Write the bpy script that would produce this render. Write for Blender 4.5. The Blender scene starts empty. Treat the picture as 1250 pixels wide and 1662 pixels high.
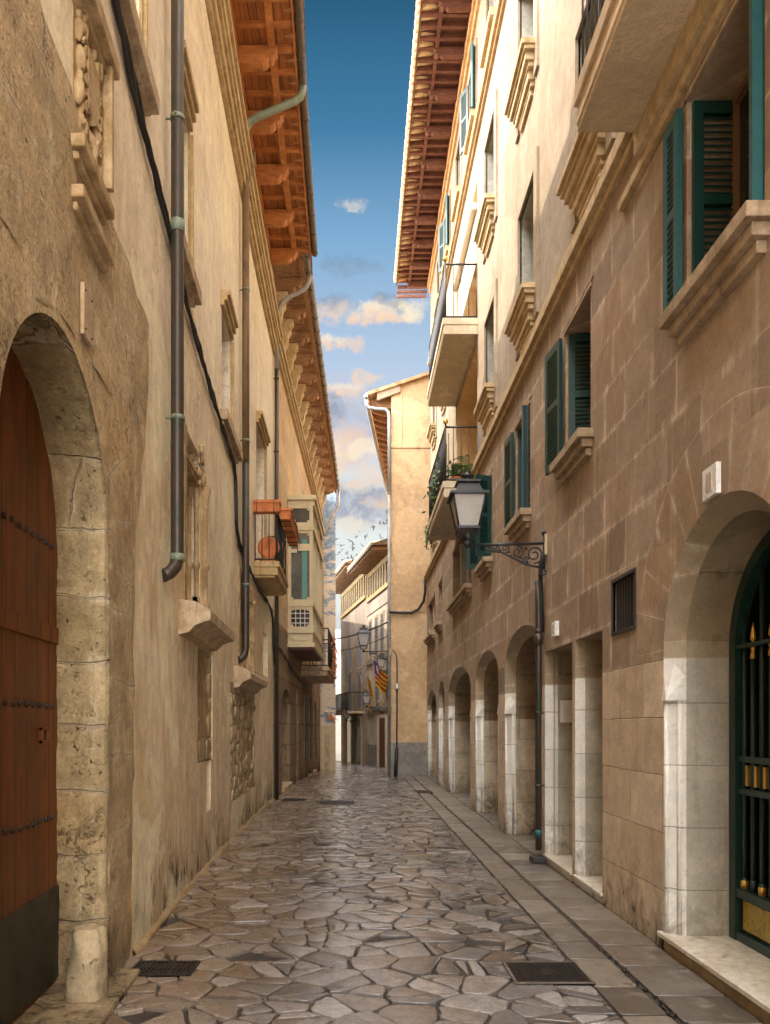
import bpy, bmesh, math, random
from mathutils import Vector, Matrix, noise as mnoise
R = math.radians
random.seed(7)
sc = bpy.context.scene
col = sc.collection
PI = math.pi

# ------------------------------------------------------------------ camera
cd = bpy.data.cameras.new('camera'); cam = bpy.data.objects.new('camera', cd); col.objects.link(cam)
cam.location = (0, 0, 1.6); cam.rotation_euler = (R(90), 0, 0)
cd.sensor_width = 36; cd.lens = 36 * 1250 / 1662
cd.shift_x = 45 / 1662; cd.shift_y = 347 / 1662
cd.clip_start = 0.05; cd.clip_end = 3000
sc.camera = cam

# ------------------------------------------------------------------ light and exposure
SUN = Vector((-3.06, 0.35, 4.0)).normalized()          # towards the sun
SUN_EL = math.asin(SUN.z); SUN_ROT = math.atan2(SUN.x, SUN.y)
sl = bpy.data.lights.new('sun', 'SUN'); so = bpy.data.objects.new('sun', sl); col.objects.link(so)
sl.energy = 1.45; sl.angle = R(0.6); sl.color = (1.0, 0.90, 0.76)
so.rotation_euler = (-SUN).to_track_quat('-Z', 'Y').to_euler(); so.location = (-20, 0, 40)
sc.view_settings.view_transform = 'Standard'; sc.view_settings.look = 'None'
sc.view_settings.exposure = 2.2; sc.view_settings.gamma = 1
SKY_FRONT = 0.235        # radiance scale of the sky in view, held far darker than the unseen dome
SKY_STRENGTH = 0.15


class NT:
    """small helper for writing node trees"""
    def __init__(s, tree): s.t = tree; s.n = tree.nodes; s.l = tree.links
    def put(s, sock, v):
        if isinstance(v, bpy.types.NodeSocket): s.l.new(v, sock)
        elif v is not None:
            if isinstance(v, (tuple, list)) and len(v) == 3 and sock.type == 'RGBA': v = (*v, 1)
            sock.default_value = v
    def node(s, typ, **k):
        n = s.n.new('ShaderNode' + typ)
        for a, b in k.items(): setattr(n, a, b)
        return n
    def m(s, op, a, b=None, c=None, clamp=False):
        n = s.node('Math', operation=op, use_clamp=clamp)
        for i, v in enumerate((a, b, c)):
            if v is not None: s.put(n.inputs[i], v)
        return n.outputs[0]
    def vm(s, op, a, b):
        n = s.node('VectorMath', operation=op); s.put(n.inputs[0], a); s.put(n.inputs[1], b); return n.outputs[0]
    def mix(s, f, a, b, mode='MIX'):
        n = s.node('Mix', data_type='RGBA', blend_type=mode); s.put(n.inputs[0], f); s.put(n.inputs[6], a); s.put(n.inputs[7], b); return n.outputs[2]
    def noise(s, vec, scale=1.0, detail=5, rough=0.6, dist=0.0):
        n = s.node('TexNoise'); s.put(n.inputs['Vector'], vec); n.inputs['Scale'].default_value = scale
        n.inputs['Detail'].default_value = detail; n.inputs['Roughness'].default_value = rough; n.inputs['Distortion'].default_value = dist
        return n.outputs[0]
    def ss(s, v, a, b):
        n = s.node('MapRange', interpolation_type='SMOOTHSTEP'); s.put(n.inputs[0], v); s.put(n.inputs[1], a); s.put(n.inputs[2], b); return n.outputs[0]
    def xyz(s, v):
        n = s.node('SeparateXYZ'); s.put(n.inputs[0], v); return n.outputs
    def comb(s, x, y, z):
        n = s.node('CombineXYZ')
        for i, v in enumerate((x, y, z)): s.put(n.inputs[i], v)
        return n.outputs[0]
    def pos(s): return s.node('NewGeometry').outputs['Position']
    def island(s): return s.node('NewGeometry').outputs['Random Per Island']
    def ramp(s, f, stops):
        n = s.node('ValToRGB'); e = n.color_ramp.elements
        while len(e) < len(stops): e.new(0.5)
        for q, (p, c) in zip(e, stops): q.position = p; q.color = (*c, 1)
        s.put(n.inputs[0], f); return n.outputs[0]
    def grain(s, c, P, gain=1.6, scale=16, rough=.8):
        n = s.noise(P, scale, 9, rough); v = s.m('MULTIPLY_ADD', s.m('SUBTRACT', n, .5), gain, 1.0); v = s.m('MAXIMUM', v, .25)
        k = s.node('VectorMath', operation='SCALE'); s.put(k.inputs[0], c); s.put(k.inputs['Scale'], v); return k.outputs[0]
    def bump(s, h, strength, dist=0.01, nrm=None):
        n = s.node('Bump'); n.inputs['Strength'].default_value = strength; n.inputs['Distance'].default_value = dist
        s.put(n.inputs['Height'], h)
        if nrm is not None: s.put(n.inputs['Normal'], nrm)
        return n.outputs[0]


# ------------------------------------------------------------------ world sky
w = bpy.data.worlds.new('World'); sc.world = w; w.use_nodes = True
w.node_tree.nodes.clear()
t = NT(w.node_tree)
sky = t.node('TexSky', sky_type='NISHITA', sun_disc=False, sun_elevation=SUN_EL, sun_rotation=SUN_ROT)
D = t.node('TexCoord').outputs['Generated']
dx, dy, dz = t.xyz(D)
yy = t.m('MAXIMUM', dy, 0.05)
tx = t.m('DIVIDE', dx, yy); tz = t.m('DIVIDE', dz, yy)
grad = t.ramp(t.m('MULTIPLY', tz, 0.8), [
    (0.00, (.80, .83, .80)), (0.20, (.76, .82, .80)), (0.29, (.60, .69, .78)), (0.37, (.46, .58, .75)),
    (0.50, (.21, .40, .62)), (0.62, (.055, .20, .37)), (0.76, (.022, .105, .20)), (1.0, (.012, .06, .13))])
cv = t.comb(tx, tz, 0.0)
wn = t.node('TexNoise'); t.put(wn.inputs['Vector'], cv); wn.inputs['Scale'].default_value = 30; wn.inputs['Detail'].default_value = 9; wn.inputs['Roughness'].default_value = 0.66
wx, wy, wz = t.xyz(t.vm('SUBTRACT', wn.outputs['Color'], (0.5, 0.5, 0.5)))
puff = t.noise(cv, 60, 8, 0.7)
txx = t.m('ADD', tx, t.m('MULTIPLY', wx, 0.060)); tzz = t.m('ADD', tz, t.m('MULTIPLY', wy, 0.050))
skycol = grad
def cloud(skycol, az, el, rx, ry, c_low, c_top, amt=1.0, dark=0.0):
    ax = t.m('DIVIDE', t.m('SUBTRACT', txx, az), rx); ay = t.m('DIVIDE', t.m('SUBTRACT', tzz, el), ry)
    r = t.m('SQRT', t.m('ADD', t.m('MULTIPLY', ax, ax), t.m('MULTIPLY', ay, ay)))
    m = t.m('MULTIPLY', t.m('MULTIPLY', t.ss(r, 1.22, 0.55), t.m('MULTIPLY_ADD', t.ss(puff, .36, .56), .55, .45)), amt * .92)
    c = t.mix(t.ss(t.m('ADD', ay, t.m('MULTIPLY', wz, 1.6)), -0.5, 0.75), c_low, c_top)
    return t.mix(m, skycol, c)
PE = (.93, .66, .46); GR = (.24, .30, .38); LI = (.36, .38, .48); CR = (.95, .82, .62)
for az, el, rx, ry, lo, hi, am in [
    (-.03, .40, .075, .055, LI, (.62, .52, .55), .6), (.02, .345, .07, .035, PE, (.62, .50, .52), .55), (.0, .285, .10, .035, (.42, .40, .48), LI, .6),
    (-.008, .598, .042, .014, GR, (.17, .30, .42), .55), (-.004, .680, .022, .007, CR, LI, .5),
    (-.034, .545, .026, .022, PE, GR, .85), (.016, .533, .026, .017, PE, CR, .95), (.048, .540, .034, .018, PE, CR, .95), (.044, .553, .024, .012, GR, GR, .7), (.072, .542, .020, .018, CR, CR, .9),
    (-.034, .500, .028, .011, PE, CR, .85), (-.002, .494, .012, .012, PE, PE, .7),
    (.012, .452, .022, .012, PE, PE, .8), (-.012, .436, .024, .012, PE, CR, .75),
    (-.040, .410, .030, .022, LI, GR, .85), (-.015, .372, .034, .028, PE, (.80, .58, .52), .8), (-.040, .352, .024, .030, PE, CR, .8), (.012, .360, .028, .014, CR, CR, .8),
    (.010, .310, .030, .012, CR, PE, .6), (-.005, .288, .062, .022, LI, (.33, .36, .44), .9), (.030, .292, .030, .014, PE, LI, .7), (-.02, .262, .05, .012, CR, CR, .6), (-.03, .12, .10, .03, PE, LI, .35)]:
    skycol = cloud(skycol, az, el, rx, ry, lo, hi, am)
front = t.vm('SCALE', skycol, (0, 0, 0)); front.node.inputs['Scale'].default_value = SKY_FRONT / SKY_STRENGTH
# overbright unseen cloud veil added as fill for the shaded street; view ahead excepted
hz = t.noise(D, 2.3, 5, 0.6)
fill_haze = t.mix(t.ss(hz, 0.35, 0.62), sky.outputs[0], (25.0, 24.2, 23.2))
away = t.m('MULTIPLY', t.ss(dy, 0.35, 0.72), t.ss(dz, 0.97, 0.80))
bg = t.node('Background'); t.put(bg.inputs[0], t.mix(away, fill_haze, front)); bg.inputs[1].default_value = SKY_STRENGTH
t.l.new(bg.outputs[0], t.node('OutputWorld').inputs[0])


# ------------------------------------------------------------------ materials
def newmat(name):
    m = bpy.data.materials.new(name); m.use_nodes = True; m.node_tree.nodes.clear()
    t = NT(m.node_tree); b = t.node('BsdfPrincipled'); o = t.node('OutputMaterial'); t.l.new(b.outputs[0], o.inputs[0])
    return m, t, b
def fin(t, b, c, rough, nrm=None, metal=0.0, spec=0.5):
    t.put(b.inputs['Base Color'], c); t.put(b.inputs['Roughness'], rough); b.inputs['Metallic'].default_value = metal
    b.inputs['Specular IOR Level'].default_value = spec
    if nrm is not None: t.put(b.inputs['Normal'], nrm)

def plaster(name, c1, c2, c3, stain=0.0, stain_h=1.2, bump=0.35, streak=1.0, dirt=(.07, .05, .035), upper=None):
    m, t, b = newmat(name); P = t.pos(); x, y, z = t.xyz(P)
    st = t.noise(t.vm('MULTIPLY', P, (1.6, 1.6, .55)), 1.5, 9, .72, 1.4)
    st2 = t.noise(t.vm('MULTIPLY', P, (3.0, 3.0, .7)), 1.7, 9, .76, 1.6)
    bl = t.noise(P, .75, 6, .62)
    fi = t.noise(P, 42, 4, .7)
    c = t.mix(t.ss(t.m('MULTIPLY_ADD', t.m('SUBTRACT', st, .5), streak, .5), .38, .62), c1, c2)
    c = t.mix(t.m('MULTIPLY', t.ss(bl, .5, .7), .75), c, c3)
    c = t.mix(t.m('MULTIPLY', t.ss(st2, .57, .75), .45 * streak), c, tuple(v * .45 for v in c1))
    c = t.mix(t.m('MULTIPLY', t.ss(fi, .56, .72), .22), c, tuple(v * .5 for v in c1))
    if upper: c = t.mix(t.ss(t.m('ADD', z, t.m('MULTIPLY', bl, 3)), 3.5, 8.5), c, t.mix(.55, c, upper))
    if stain > 0:
        dn = t.noise(t.vm('MULTIPLY', P, (5, 5, .9)), 1.3, 6, .66, .6)
        hm = t.m('ADD', t.m('MULTIPLY', z, 1.0 / stain_h), t.m('MULTIPLY', t.m('SUBTRACT', dn, .5), 2.6))
        c = t.mix(t.m('MULTIPLY', t.ss(hm, .75, .2), stain * .75), c, tuple(v * .66 for v in c1))
        d2 = t.noise(t.vm('MULTIPLY', P, (4.2, 4.2, 1.3)), 1.5, 8, .72, 1.0)
        hm2 = t.m('ADD', t.m('MULTIPLY', z, .62 / stain_h), t.m('MULTIPLY', t.m('SUBTRACT', d2, .5), 3.2))
        c = t.mix(t.m('MULTIPLY', t.ss(hm2, .16, -.20), stain), c, dirt)
    rp = t.noise(P, 7, 6, .7, .5)
    ck = t.m('ABSOLUTE', t.m('SUBTRACT', t.noise(P, .9, 9, .62, .3), .5)); crk = t.m('MULTIPLY', t.ss(ck, .0035, .0008), t.ss(t.noise(P, .8, 3, .5), .5, .6))
    c = t.mix(t.m('MULTIPLY', crk, .75), c, (.10, .06, .035))
    pt = t.noise(P, .55, 7, .6, .6); c = t.mix(t.m('MULTIPLY', t.ss(pt, .53, .56), .5), c, tuple(min(.9, v * 1.25) for v in c2)); c = t.mix(t.m('MULTIPLY', t.ss(pt, .44, .40), .22), c, tuple(v * .68 for v in c1))
    c = t.grain(c, P, 1.1, 6, .82); c = t.grain(c, P, .5, 55, .7)
    h = t.m('ADD', t.m('MULTIPLY', fi, .5), t.m('ADD', t.m('MULTIPLY', rp, 1.4), t.m('MULTIPLY', bl, 1.5)))
    fin(t, b, c, .92, t.bump(h, bump, .02), spec=.2)
    return m

def ashlar(name, rowh, blk, ca, cb, mort, mw=.012, low=None, low_z=2.08, low_mort=None, pale=.5, bump=.5, arcs=(), dirt=0.0, rough=.85, warp=.02, mix_streak=None, pits=.3, grain=1.4, cracks=0.0):
    """coursed blocks: every course has joints of its own, every block a tone of its own"""
    m, t, b = newmat(name); P = t.pos(); x, y, z = t.xyz(P)
    wn = t.node('TexNoise'); t.put(wn.inputs['Vector'], P); wn.inputs['Scale'].default_value = 3.5; wn.inputs['Detail'].default_value = 4
    wx, wy, wz = t.xyz(t.vm('SUBTRACT', wn.outputs['Color'], (.5, .5, .5)))
    zz = t.m('ADD', z, t.m('MULTIPLY', wz, warp * 1.6)); q = t.m('ADD', t.m('ADD', y, x), t.m('MULTIPLY', wx, warp * 1.6))
    rr = t.m('DIVIDE', zz, rowh); row = t.m('FLOOR', rr); fr = t.m('SUBTRACT', rr, row)
    ww = t.m('ADD', t.m('DIVIDE', q, blk), t.m('MULTIPLY', row, 7.37))
    v1 = t.node('TexVoronoi', voronoi_dimensions='1D', feature='DISTANCE_TO_EDGE'); t.put(v1.inputs['W'], ww); v1.inputs['Scale'].default_value = 1; v1.inputs['Randomness'].default_value = .7
    v2 = t.node('TexVoronoi', voronoi_dimensions='1D', feature='F1'); t.put(v2.inputs['W'], ww); v2.inputs['Scale'].default_value = 1; v2.inputs['Randomness'].default_value = .7
    br, bg_, bb = t.xyz(v2.outputs['Color'])
    ed = t.m('MULTIPLY', v1.outputs['Distance'], blk)
    er = t.m('MULTIPLY', t.m('MINIMUM', fr, t.m('SUBTRACT', 1.0, fr)), rowh)
    d = t.m('MINIMUM', ed, er)
    for (ac, az, ar, a_n) in arcs:                       # voussoirs round an arch
        ly = t.m('SUBTRACT', y, ac); lz = t.m('SUBTRACT', z, az)
        rad = t.m('SQRT', t.m('ADD', t.m('MULTIPLY', ly, ly), t.m('MULTIPLY', lz, lz)))
        an = t.m('MULTIPLY', t.m('ARCTAN2', lz, ly), a_n / PI)
        fa = t.m('SUBTRACT', an, t.m('FLOOR', an)); ea = t.m('MULTIPLY', t.m('MULTIPLY', t.m('MINIMUM', fa, t.m('SUBTRACT', 1.0, fa)), rad), PI / a_n)
        rim = t.m('ABSOLUTE', t.m('SUBTRACT', rad, ar))
        inside = t.m('MULTIPLY', t.m('LESS_THAN', rad, ar), t.m('GREATER_THAN', z, az - .05))
        d = t.m('ADD', t.m('MULTIPLY', d, t.m('SUBTRACT', 1.0, inside)), t.m('MULTIPLY', t.m('MINIMUM', ea, rim), inside))
    mo = t.ss(t.m('ADD', d, t.m('MULTIPLY', wy, mw * .9)), mw, mw * .35)
    fade = t.ss(t.noise(P, 2.6, 5, .7), .36, .62)
    fi = t.noise(P, 30, 5, .72); med = t.noise(P, 5, 6, .65); st = t.noise(t.vm('MULTIPLY', P, (6, 6, .5)), 1.5, 6, .7, .4)
    c = t.mix(t.m('ADD', t.m('MULTIPLY', br, .6), t.m('MULTIPLY', med, .4)), ca, cb)
    c = t.mix(t.m('MULTIPLY', t.ss(bg_, .55, .9), .45), c, tuple(v * k for v, k in zip(ca, (1.55, 1.35, 1.1)))); c = t.mix(t.m('MULTIPLY', t.ss(bb, .7, .95), .3), c, tuple(v * .62 for v in ca))
    c = t.mix(t.m('MULTIPLY', t.ss(fi, .5, .75), .45), c, tuple(v * .5 for v in ca))
    if mix_streak: c = t.mix(t.m('MULTIPLY', t.ss(st, .56, .74), pale), c, mix_streak)
    c = t.mix(t.m('MULTIPLY', mo, t.m('MULTIPLY_ADD', fade, .80, .12)), c, mort)
    wide = t.m('MULTIPLY', t.ss(t.m('ADD', d, t.m('MULTIPLY', wx, .12)), .055, .0), t.m('MULTIPLY', fade, t.ss(st, .42, .58)))
    c = t.mix(t.m('MULTIPLY', wide, .75 if mix_streak else 0.0), c, mort)
    if low:
        lm = t.ss(t.m('ADD', z, t.m('MULTIPLY', wy, .03)), low_z + .01, low_z - .01)
        lc = t.mix(t.m('ADD', t.m('MULTIPLY', bg_, .5), t.m('MULTIPLY', med, .5)), low[0], low[1])
        lc = t.mix(t.m('MULTIPLY', t.ss(st, .52, .7), .5), lc, low[2])
        lc = t.mix(t.m('MULTIPLY', t.ss(fi, .56, .72), .35), lc, tuple(v * .45 for v in low[0]))
        lc = t.mix(t.m('MULTIPLY', mo, .8), lc, low_mort or mort)
        c = t.mix(lm, c, lc)
    if dirt > 0:
        dn = t.noise(t.vm('MULTIPLY', P, (3.4, 3.4, 2.6)), 1.6, 9, .70, .8)
        hm = t.m('ADD', z, t.m('MULTIPLY', t.m('SUBTRACT', dn, .5), 2.2))
        c = t.mix(t.m('MULTIPLY', t.ss(hm, .55, -.15), dirt * .7), c, (.12, .088, .055)); c = t.mix(t.m('MULTIPLY', t.ss(hm, .02, -.25), dirt), c, (.04, .03, .022))
    pit = t.ss(t.noise(P, 20, 8, .78, .4), .40, .30)
    h = t.m('ADD', t.m('MULTIPLY', fi, .4), t.m('MULTIPLY', med, .8)); h = t.m('SUBTRACT', h, t.m('MULTIPLY', mo, 1.5)); h = t.m('SUBTRACT', h, t.m('MULTIPLY', pit, pits * 3))
    if cracks:
        ck = t.m('ABSOLUTE', t.m('SUBTRACT', t.noise(P, 1.3, 9, .66, .5), .5)); crk = t.m('MULTIPLY', t.m('MULTIPLY', t.ss(ck, .006, .0015), t.ss(t.noise(P, 1.6, 3, .5), .52, .60)), cracks)
        big_pit = t.m('MAXIMUM', t.ss(t.noise(P, 13, 5, .6), .33, .27), t.ss(t.noise(t.vm('MULTIPLY', P, (1, 1, 1.8)), 26, 6, .7), .37, .31))
        c = t.mix(t.m('MULTIPLY', t.m('MAXIMUM', crk, t.m('MULTIPLY', big_pit, .8)), .85), c, (.075, .045, .02)); h = t.m('SUBTRACT', h, t.m('MULTIPLY', t.m('MAXIMUM', crk, big_pit), 2.0))
    if pits: c = t.mix(t.m('MULTIPLY', pit, pits), c, tuple(v * .3 for v in ca))
    c = t.grain(c, P, grain * .9, 4, .78); c = t.grain(c, P, grain * .45, 45, .75)
    fin(t, b, c, rough, t.bump(h, bump, .05 if cracks else .02), spec=.25)
    return m

def stone(name, ca, cb, dark, rough=.85, bump=.5, scale=1.0, spec=.3):
    m, t, b = newmat(name); P = t.pos()
    fi = t.noise(P, 34 * scale, 5, .72); med = t.noise(P, 5 * scale, 6, .65, .4); st = t.noise(t.vm('MULTIPLY', P, (7, 7, 1.1)), 1.4 * scale, 6, .7, .3)
    c = t.mix(t.ss(med, .36, .64), ca, cb); c = t.mix(t.m('MULTIPLY', t.ss(st, .54, .72), .7), c, dark)
    c = t.mix(t.m('MULTIPLY', t.ss(fi, .55, .72), .4), c, dark)
    c = t.grain(c, P, 1.3, 18, .8)
    fin(t, b, c, rough, t.bump(t.m('ADD', t.m('MULTIPLY', fi, .4), med), bump, .015), spec=spec)
    return m

def wood(name, ca, cb, dark, grain=(14, .7, 14), plank=None, rough=.6, bump=.4):
    m, t, b = newmat(name); P = t.pos(); x, y, z = t.xyz(P)
    g = t.noise(t.vm('MULTIPLY', P, grain), 3.0, 6, .68, .6); bl = t.noise(P, 2.2, 4, .6)
    c = t.mix(t.ss(g, .35, .65), ca, cb); c = t.mix(t.m('MULTIPLY', t.ss(g, .58, .72), .7), c, dark); c = t.mix(t.m('MULTIPLY', t.ss(bl, .5, .75), .5), c, dark)
    h = g
    if plank:
        ax, wd = plank; k = t.m('DIVIDE', {'x': x, 'y': y, 'z': z}[ax], wd); f = t.m('SUBTRACT', k, t.m('FLOOR', k)); e = t.m('MULTIPLY', t.m('MINIMUM', f, t.m('SUBTRACT', 1.0, f)), wd)
        wnz = t.node('TexWhiteNoise', noise_dimensions='1D'); t.put(wnz.inputs['W'], t.m('FLOOR', k))
        c = t.mix(t.m('MULTIPLY', wnz.outputs[0], .45), c, dark)
        mo = t.ss(e, .006, .002); c = t.mix(mo, c, tuple(v * .2 for v in dark)); h = t.m('SUBTRACT', g, t.m('MULTIPLY', mo, 3))
    c = t.grain(c, t.vm('MULTIPLY', P, tuple(v / max(grain) for v in grain)), 1.7, 26, .8); c = t.grain(c, P, .6, 9, .75)
    fin(t, b, c, rough, t.bump(h, bump, .006), spec=.35)
    return m

def paint(name, c, rough=.5, var=.25, metal=0.0, dark=None, scale=8, bump=.15, spec=.5):
    m, t, b = newmat(name); P = t.pos(); n = t.noise(P, scale, 6, .7); n2 = t.noise(t.vm('MULTIPLY', P, (6, 6, 1)), scale * .5, 5, .7)
    cc = t.mix(t.m('MULTIPLY', t.ss(n, .45, .7), var * 2), c, dark or tuple(v * .5 for v in c)); cc = t.mix(t.m('MULTIPLY', t.ss(n2, .55, .75), var), cc, tuple(min(1, v * 1.6) for v in c))
    fin(t, b, cc, t.m('MULTIPLY_ADD', n, .3, rough - .15), t.bump(n, bump, .004), metal, spec)
    return m

M = {}
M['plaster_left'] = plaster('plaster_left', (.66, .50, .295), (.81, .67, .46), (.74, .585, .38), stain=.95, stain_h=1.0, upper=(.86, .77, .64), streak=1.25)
M['portal_stone'] = ashlar('portal_stone', .40, 2.6, (.33, .235, .115), (.54, .415, .235), (.64, .53, .36), mw=.009, bump=1.0, pale=.6, mix_streak=(.62, .50, .33), dirt=.9, warp=.06, pits=.35, grain=2.2, cracks=.5)
M['portal_facing'] = ashlar('portal_facing', .47, .95, (.38, .265, .135), (.58, .44, .26), (.70, .58, .39), mw=.005, bump=.9, pale=.75, mix_streak=(.76, .65, .46), dirt=.8, warp=.05, pits=.25, arcs=((3.91, 2.6, 1.5, 11),), grain=2.2, cracks=.8)
M['trim_stone'] = stone('trim_stone', (.44, .30, .135), (.56, .41, .22), (.20, .12, .05), bump=.6)
M['carved_stone'] = stone('carved_stone', (.34, .22, .10), (.50, .36, .20), (.13, .08, .04), bump=.8)
M['sill_stone'] = stone('sill_stone', (.40, .28, .16), (.55, .42, .28), (.14, .09, .05), bump=.7)
M['guard_stone'] = ashlar('guard_stone', 9.0, 9.0, (.40, .30, .175), (.56, .445, .28), (.5, .4, .28), mw=.001, bump=1.0, pale=.6, mix_streak=(.40, .30, .17), dirt=.9, pits=.35, grain=1.6)
M['rubble'] = stone('rubble', (.27, .185, .09), (.44, .33, .195), (.13, .085, .04), bump=1.0)
M['door_wood'] = wood('door_wood', (.135, .038, .008), (.23, .072, .016), (.03, .010, .004), grain=(10, 10, .55), plank=('y', .17), rough=.5)
M['door_plate'] = paint('door_plate', (.040, .036, .022), .6, .5, scale=5)
M['iron'] = paint('iron', (.022, .020, .020), .5, .4, dark=(.05, .03, .02))
M['eave_wood'] = wood('eave_wood', (.42, .145, .038), (.56, .22, .065), (.20, .058, .014), grain=(1.6, 1.6, 9), rough=.55)
M['eave_planks'] = wood('eave_planks', (.36, .125, .035), (.50, .19, .06), (.15, .045, .012), grain=(10, .9, 10), plank=('x', .115), rough=.6)
M['old_timber'] = wood('old_timber', (.30, .15, .065), (.42, .24, .12), (.09, .042, .02), grain=(2, 4, 9), rough=.8)
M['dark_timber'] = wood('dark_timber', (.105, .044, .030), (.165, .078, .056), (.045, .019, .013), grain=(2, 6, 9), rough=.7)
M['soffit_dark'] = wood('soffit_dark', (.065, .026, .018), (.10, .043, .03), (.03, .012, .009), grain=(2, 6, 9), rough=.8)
M['copper_pipe'] = paint('copper_pipe', (.060, .042, .030), .42, .6, metal=.25, dark=(.030, .040, .027), scale=4)
M['ochre_pipe'] = paint('ochre_pipe', (.17, .105, .045), .5, .5, metal=.15, dark=(.09, .06, .03), scale=4)
M['verdigris'] = paint('verdigris', (.20, .24, .17), .6, .5, metal=.2, dark=(.14, .13, .09), scale=5)
M['grey_pipe'] = paint('grey_pipe', (.30, .28, .25), .5, .4, metal=.2, dark=(.15, .13, .11), scale=5)
M['pale_pipe'] = paint('pale_pipe', (.36, .40, .42), .5, .3, metal=.2, scale=5)
M['gutter'] = paint('gutter', (.13, .095, .07), .55, .5, metal=.3, dark=(.08, .06, .05), scale=5)
M['tile'] = stone('tile', (.42, .20, .10), (.56, .36, .20), (.20, .09, .05), bump=.5)
M['roof_edge'] = stone('roof_edge', (.46, .33, .165), (.55, .44, .27), (.26, .14, .07), bump=.5)
M['plaster_right'] = plaster('plaster_right', (.315, .24, .16), (.365, .295, .215), (.29, .215, .14), streak=.9, bump=.3)
M['ochre_plaster'] = plaster('ochre_plaster', (.62, .42, .21), (.68, .48, .26), (.56, .36, .17), streak=.7, bump=.25)
M['ashlar'] = ashlar('ashlar', .415, .60, (.245, .168, .108), (.43, .318, .218), (.62, .49, .36), mw=.005, low=((.42, .29, .17), (.70, .56, .40), (.58, .50, .42)), low_z=2.08,
                     low_mort=(.15, .10, .06), mix_streak=(.52, .38, .25), pale=.6, bump=.45, arcs=((4.67, 2.15, 1.38, 13),), dirt=.85, pits=.12)
M['jamb'] = ashlar('jamb', .44, 3.0, (.30, .235, .155), (.44, .36, .25), (.58, .50, .38), mw=.006, low=((.64, .60, .51), (.86, .83, .77), (.46, .37, .24)), low_z=2.08,
                   low_mort=(.24, .20, .14), mix_streak=(.36, .26, .15), pale=.4, bump=.25, dirt=.9, rough=.5, warp=.008, pits=.1, grain=1.0)
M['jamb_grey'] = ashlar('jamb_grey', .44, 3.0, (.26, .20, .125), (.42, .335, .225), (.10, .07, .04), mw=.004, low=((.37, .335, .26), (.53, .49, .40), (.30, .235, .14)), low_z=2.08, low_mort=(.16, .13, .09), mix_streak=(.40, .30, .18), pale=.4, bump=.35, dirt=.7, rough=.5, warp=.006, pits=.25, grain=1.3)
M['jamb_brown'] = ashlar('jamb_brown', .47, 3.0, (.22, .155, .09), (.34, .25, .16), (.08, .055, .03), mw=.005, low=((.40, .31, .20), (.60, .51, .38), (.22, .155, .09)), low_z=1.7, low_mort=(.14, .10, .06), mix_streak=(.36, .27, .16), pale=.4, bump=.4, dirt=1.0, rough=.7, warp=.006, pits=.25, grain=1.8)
M['white_marble'] = stone('white_marble', (.70, .68, .63), (.80, .79, .76), (.46, .41, .32), rough=.45, bump=.15, spec=.5)
M['step_marble'] = stone('step_marble', (.50, .42, .32), (.62, .55, .45), (.26, .19, .11), rough=.18, bump=.06, scale=.5, spec=.6)
M['step_riser'] = stone('step_riser', (.26, .17, .08), (.36, .25, .13), (.07, .045, .025), rough=.5, bump=.5)
M['sill_right'] = stone('sill_right', (.31, .22, .135), (.45, .335, .22), (.13, .08, .042), bump=.5)
M['sill_gold'] = stone('sill_gold', (.43, .30, .15), (.54, .405, .23), (.26, .16, .06), bump=.5)
M['reveal_grey'] = stone('reveal_grey', (.34, .32, .26), (.42, .40, .34), (.22, .19, .14), bump=.25, scale=.6)
M['shutter_green'] = paint('shutter_green', (.005, .040, .034), .4, .3, dark=(.004, .026, .023), scale=5)
M['shutter_dark'] = paint('shutter_dark', (.006, .030, .022), .5, .3, scale=5)
M['shutter_teal'] = paint('shutter_teal', (.014, .095, .10), .45, .3, dark=(.010, .06, .066), scale=6)
M['shutter_pale'] = paint('shutter_pale', (.08, .25, .20), .5, .25, scale=6)
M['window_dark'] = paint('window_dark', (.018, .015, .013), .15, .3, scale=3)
M['window_frame'] = paint('window_frame', (.20, .11, .055), .5, .3)
M['white_paint'] = paint('white_paint', (.78, .76, .72), .5, .1)
M['soffit_plaster'] = plaster('soffit_plaster', (.55, .45, .31), (.62, .52, .37), (.48, .38, .25), streak=.3, bump=.4)
M['soffit_brown'] = plaster('soffit_brown', (.50, .37, .23), (.60, .46, .30), (.40, .28, .16), streak=.3, bump=.6)
M['gold'] = paint('gold', (.75, .48, .10), .35, .25, metal=.75, dark=(.45, .26, .05))
M['gate_green'] = paint('gate_green', (.010, .035, .030), .35, .3)
M['gold_glass'] = paint('gold_glass', (.42, .30, .05), .3, .5, dark=(.16, .11, .02), scale=14)
M['terracotta'] = paint('terracotta', (.62, .20, .060), .75, .3, dark=(.30, .085, .03), scale=9)
M['oriel_paint'] = paint('oriel_paint', (.58, .47, .28), .55, .3, dark=(.40, .31, .17), scale=5)
M['pale_glass'] = paint('pale_glass', (.13, .125, .11), .08, .5, scale=2, spec=.9)
M['grey_glass'] = paint('grey_glass', (.06, .06, .055), .08, .5, scale=2, spec=.9)
M['stone_b'] = ashlar('stone_b', .55, 1.0, (.21, .145, .085), (.36, .26, .16), (.07, .045, .028), mw=.014, bump=.45, dirt=.9, mix_streak=(.13, .085, .05), pale=.7)
M['stone_b_upper'] = ashlar('stone_b_upper', .5, .95, (.50, .36, .20), (.58, .43, .26), (.40, .27, .13), mw=.007, bump=.3, mix_streak=(.62, .49, .32), pale=.5)
M['lantern_glass'] = paint('lantern_glass', (.46, .43, .40), .3, .12, scale=3, spec=.5)
M['lamp_iron'] = paint('lamp_iron', (.028, .030, .034), .4, .35, metal=.2)
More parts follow.
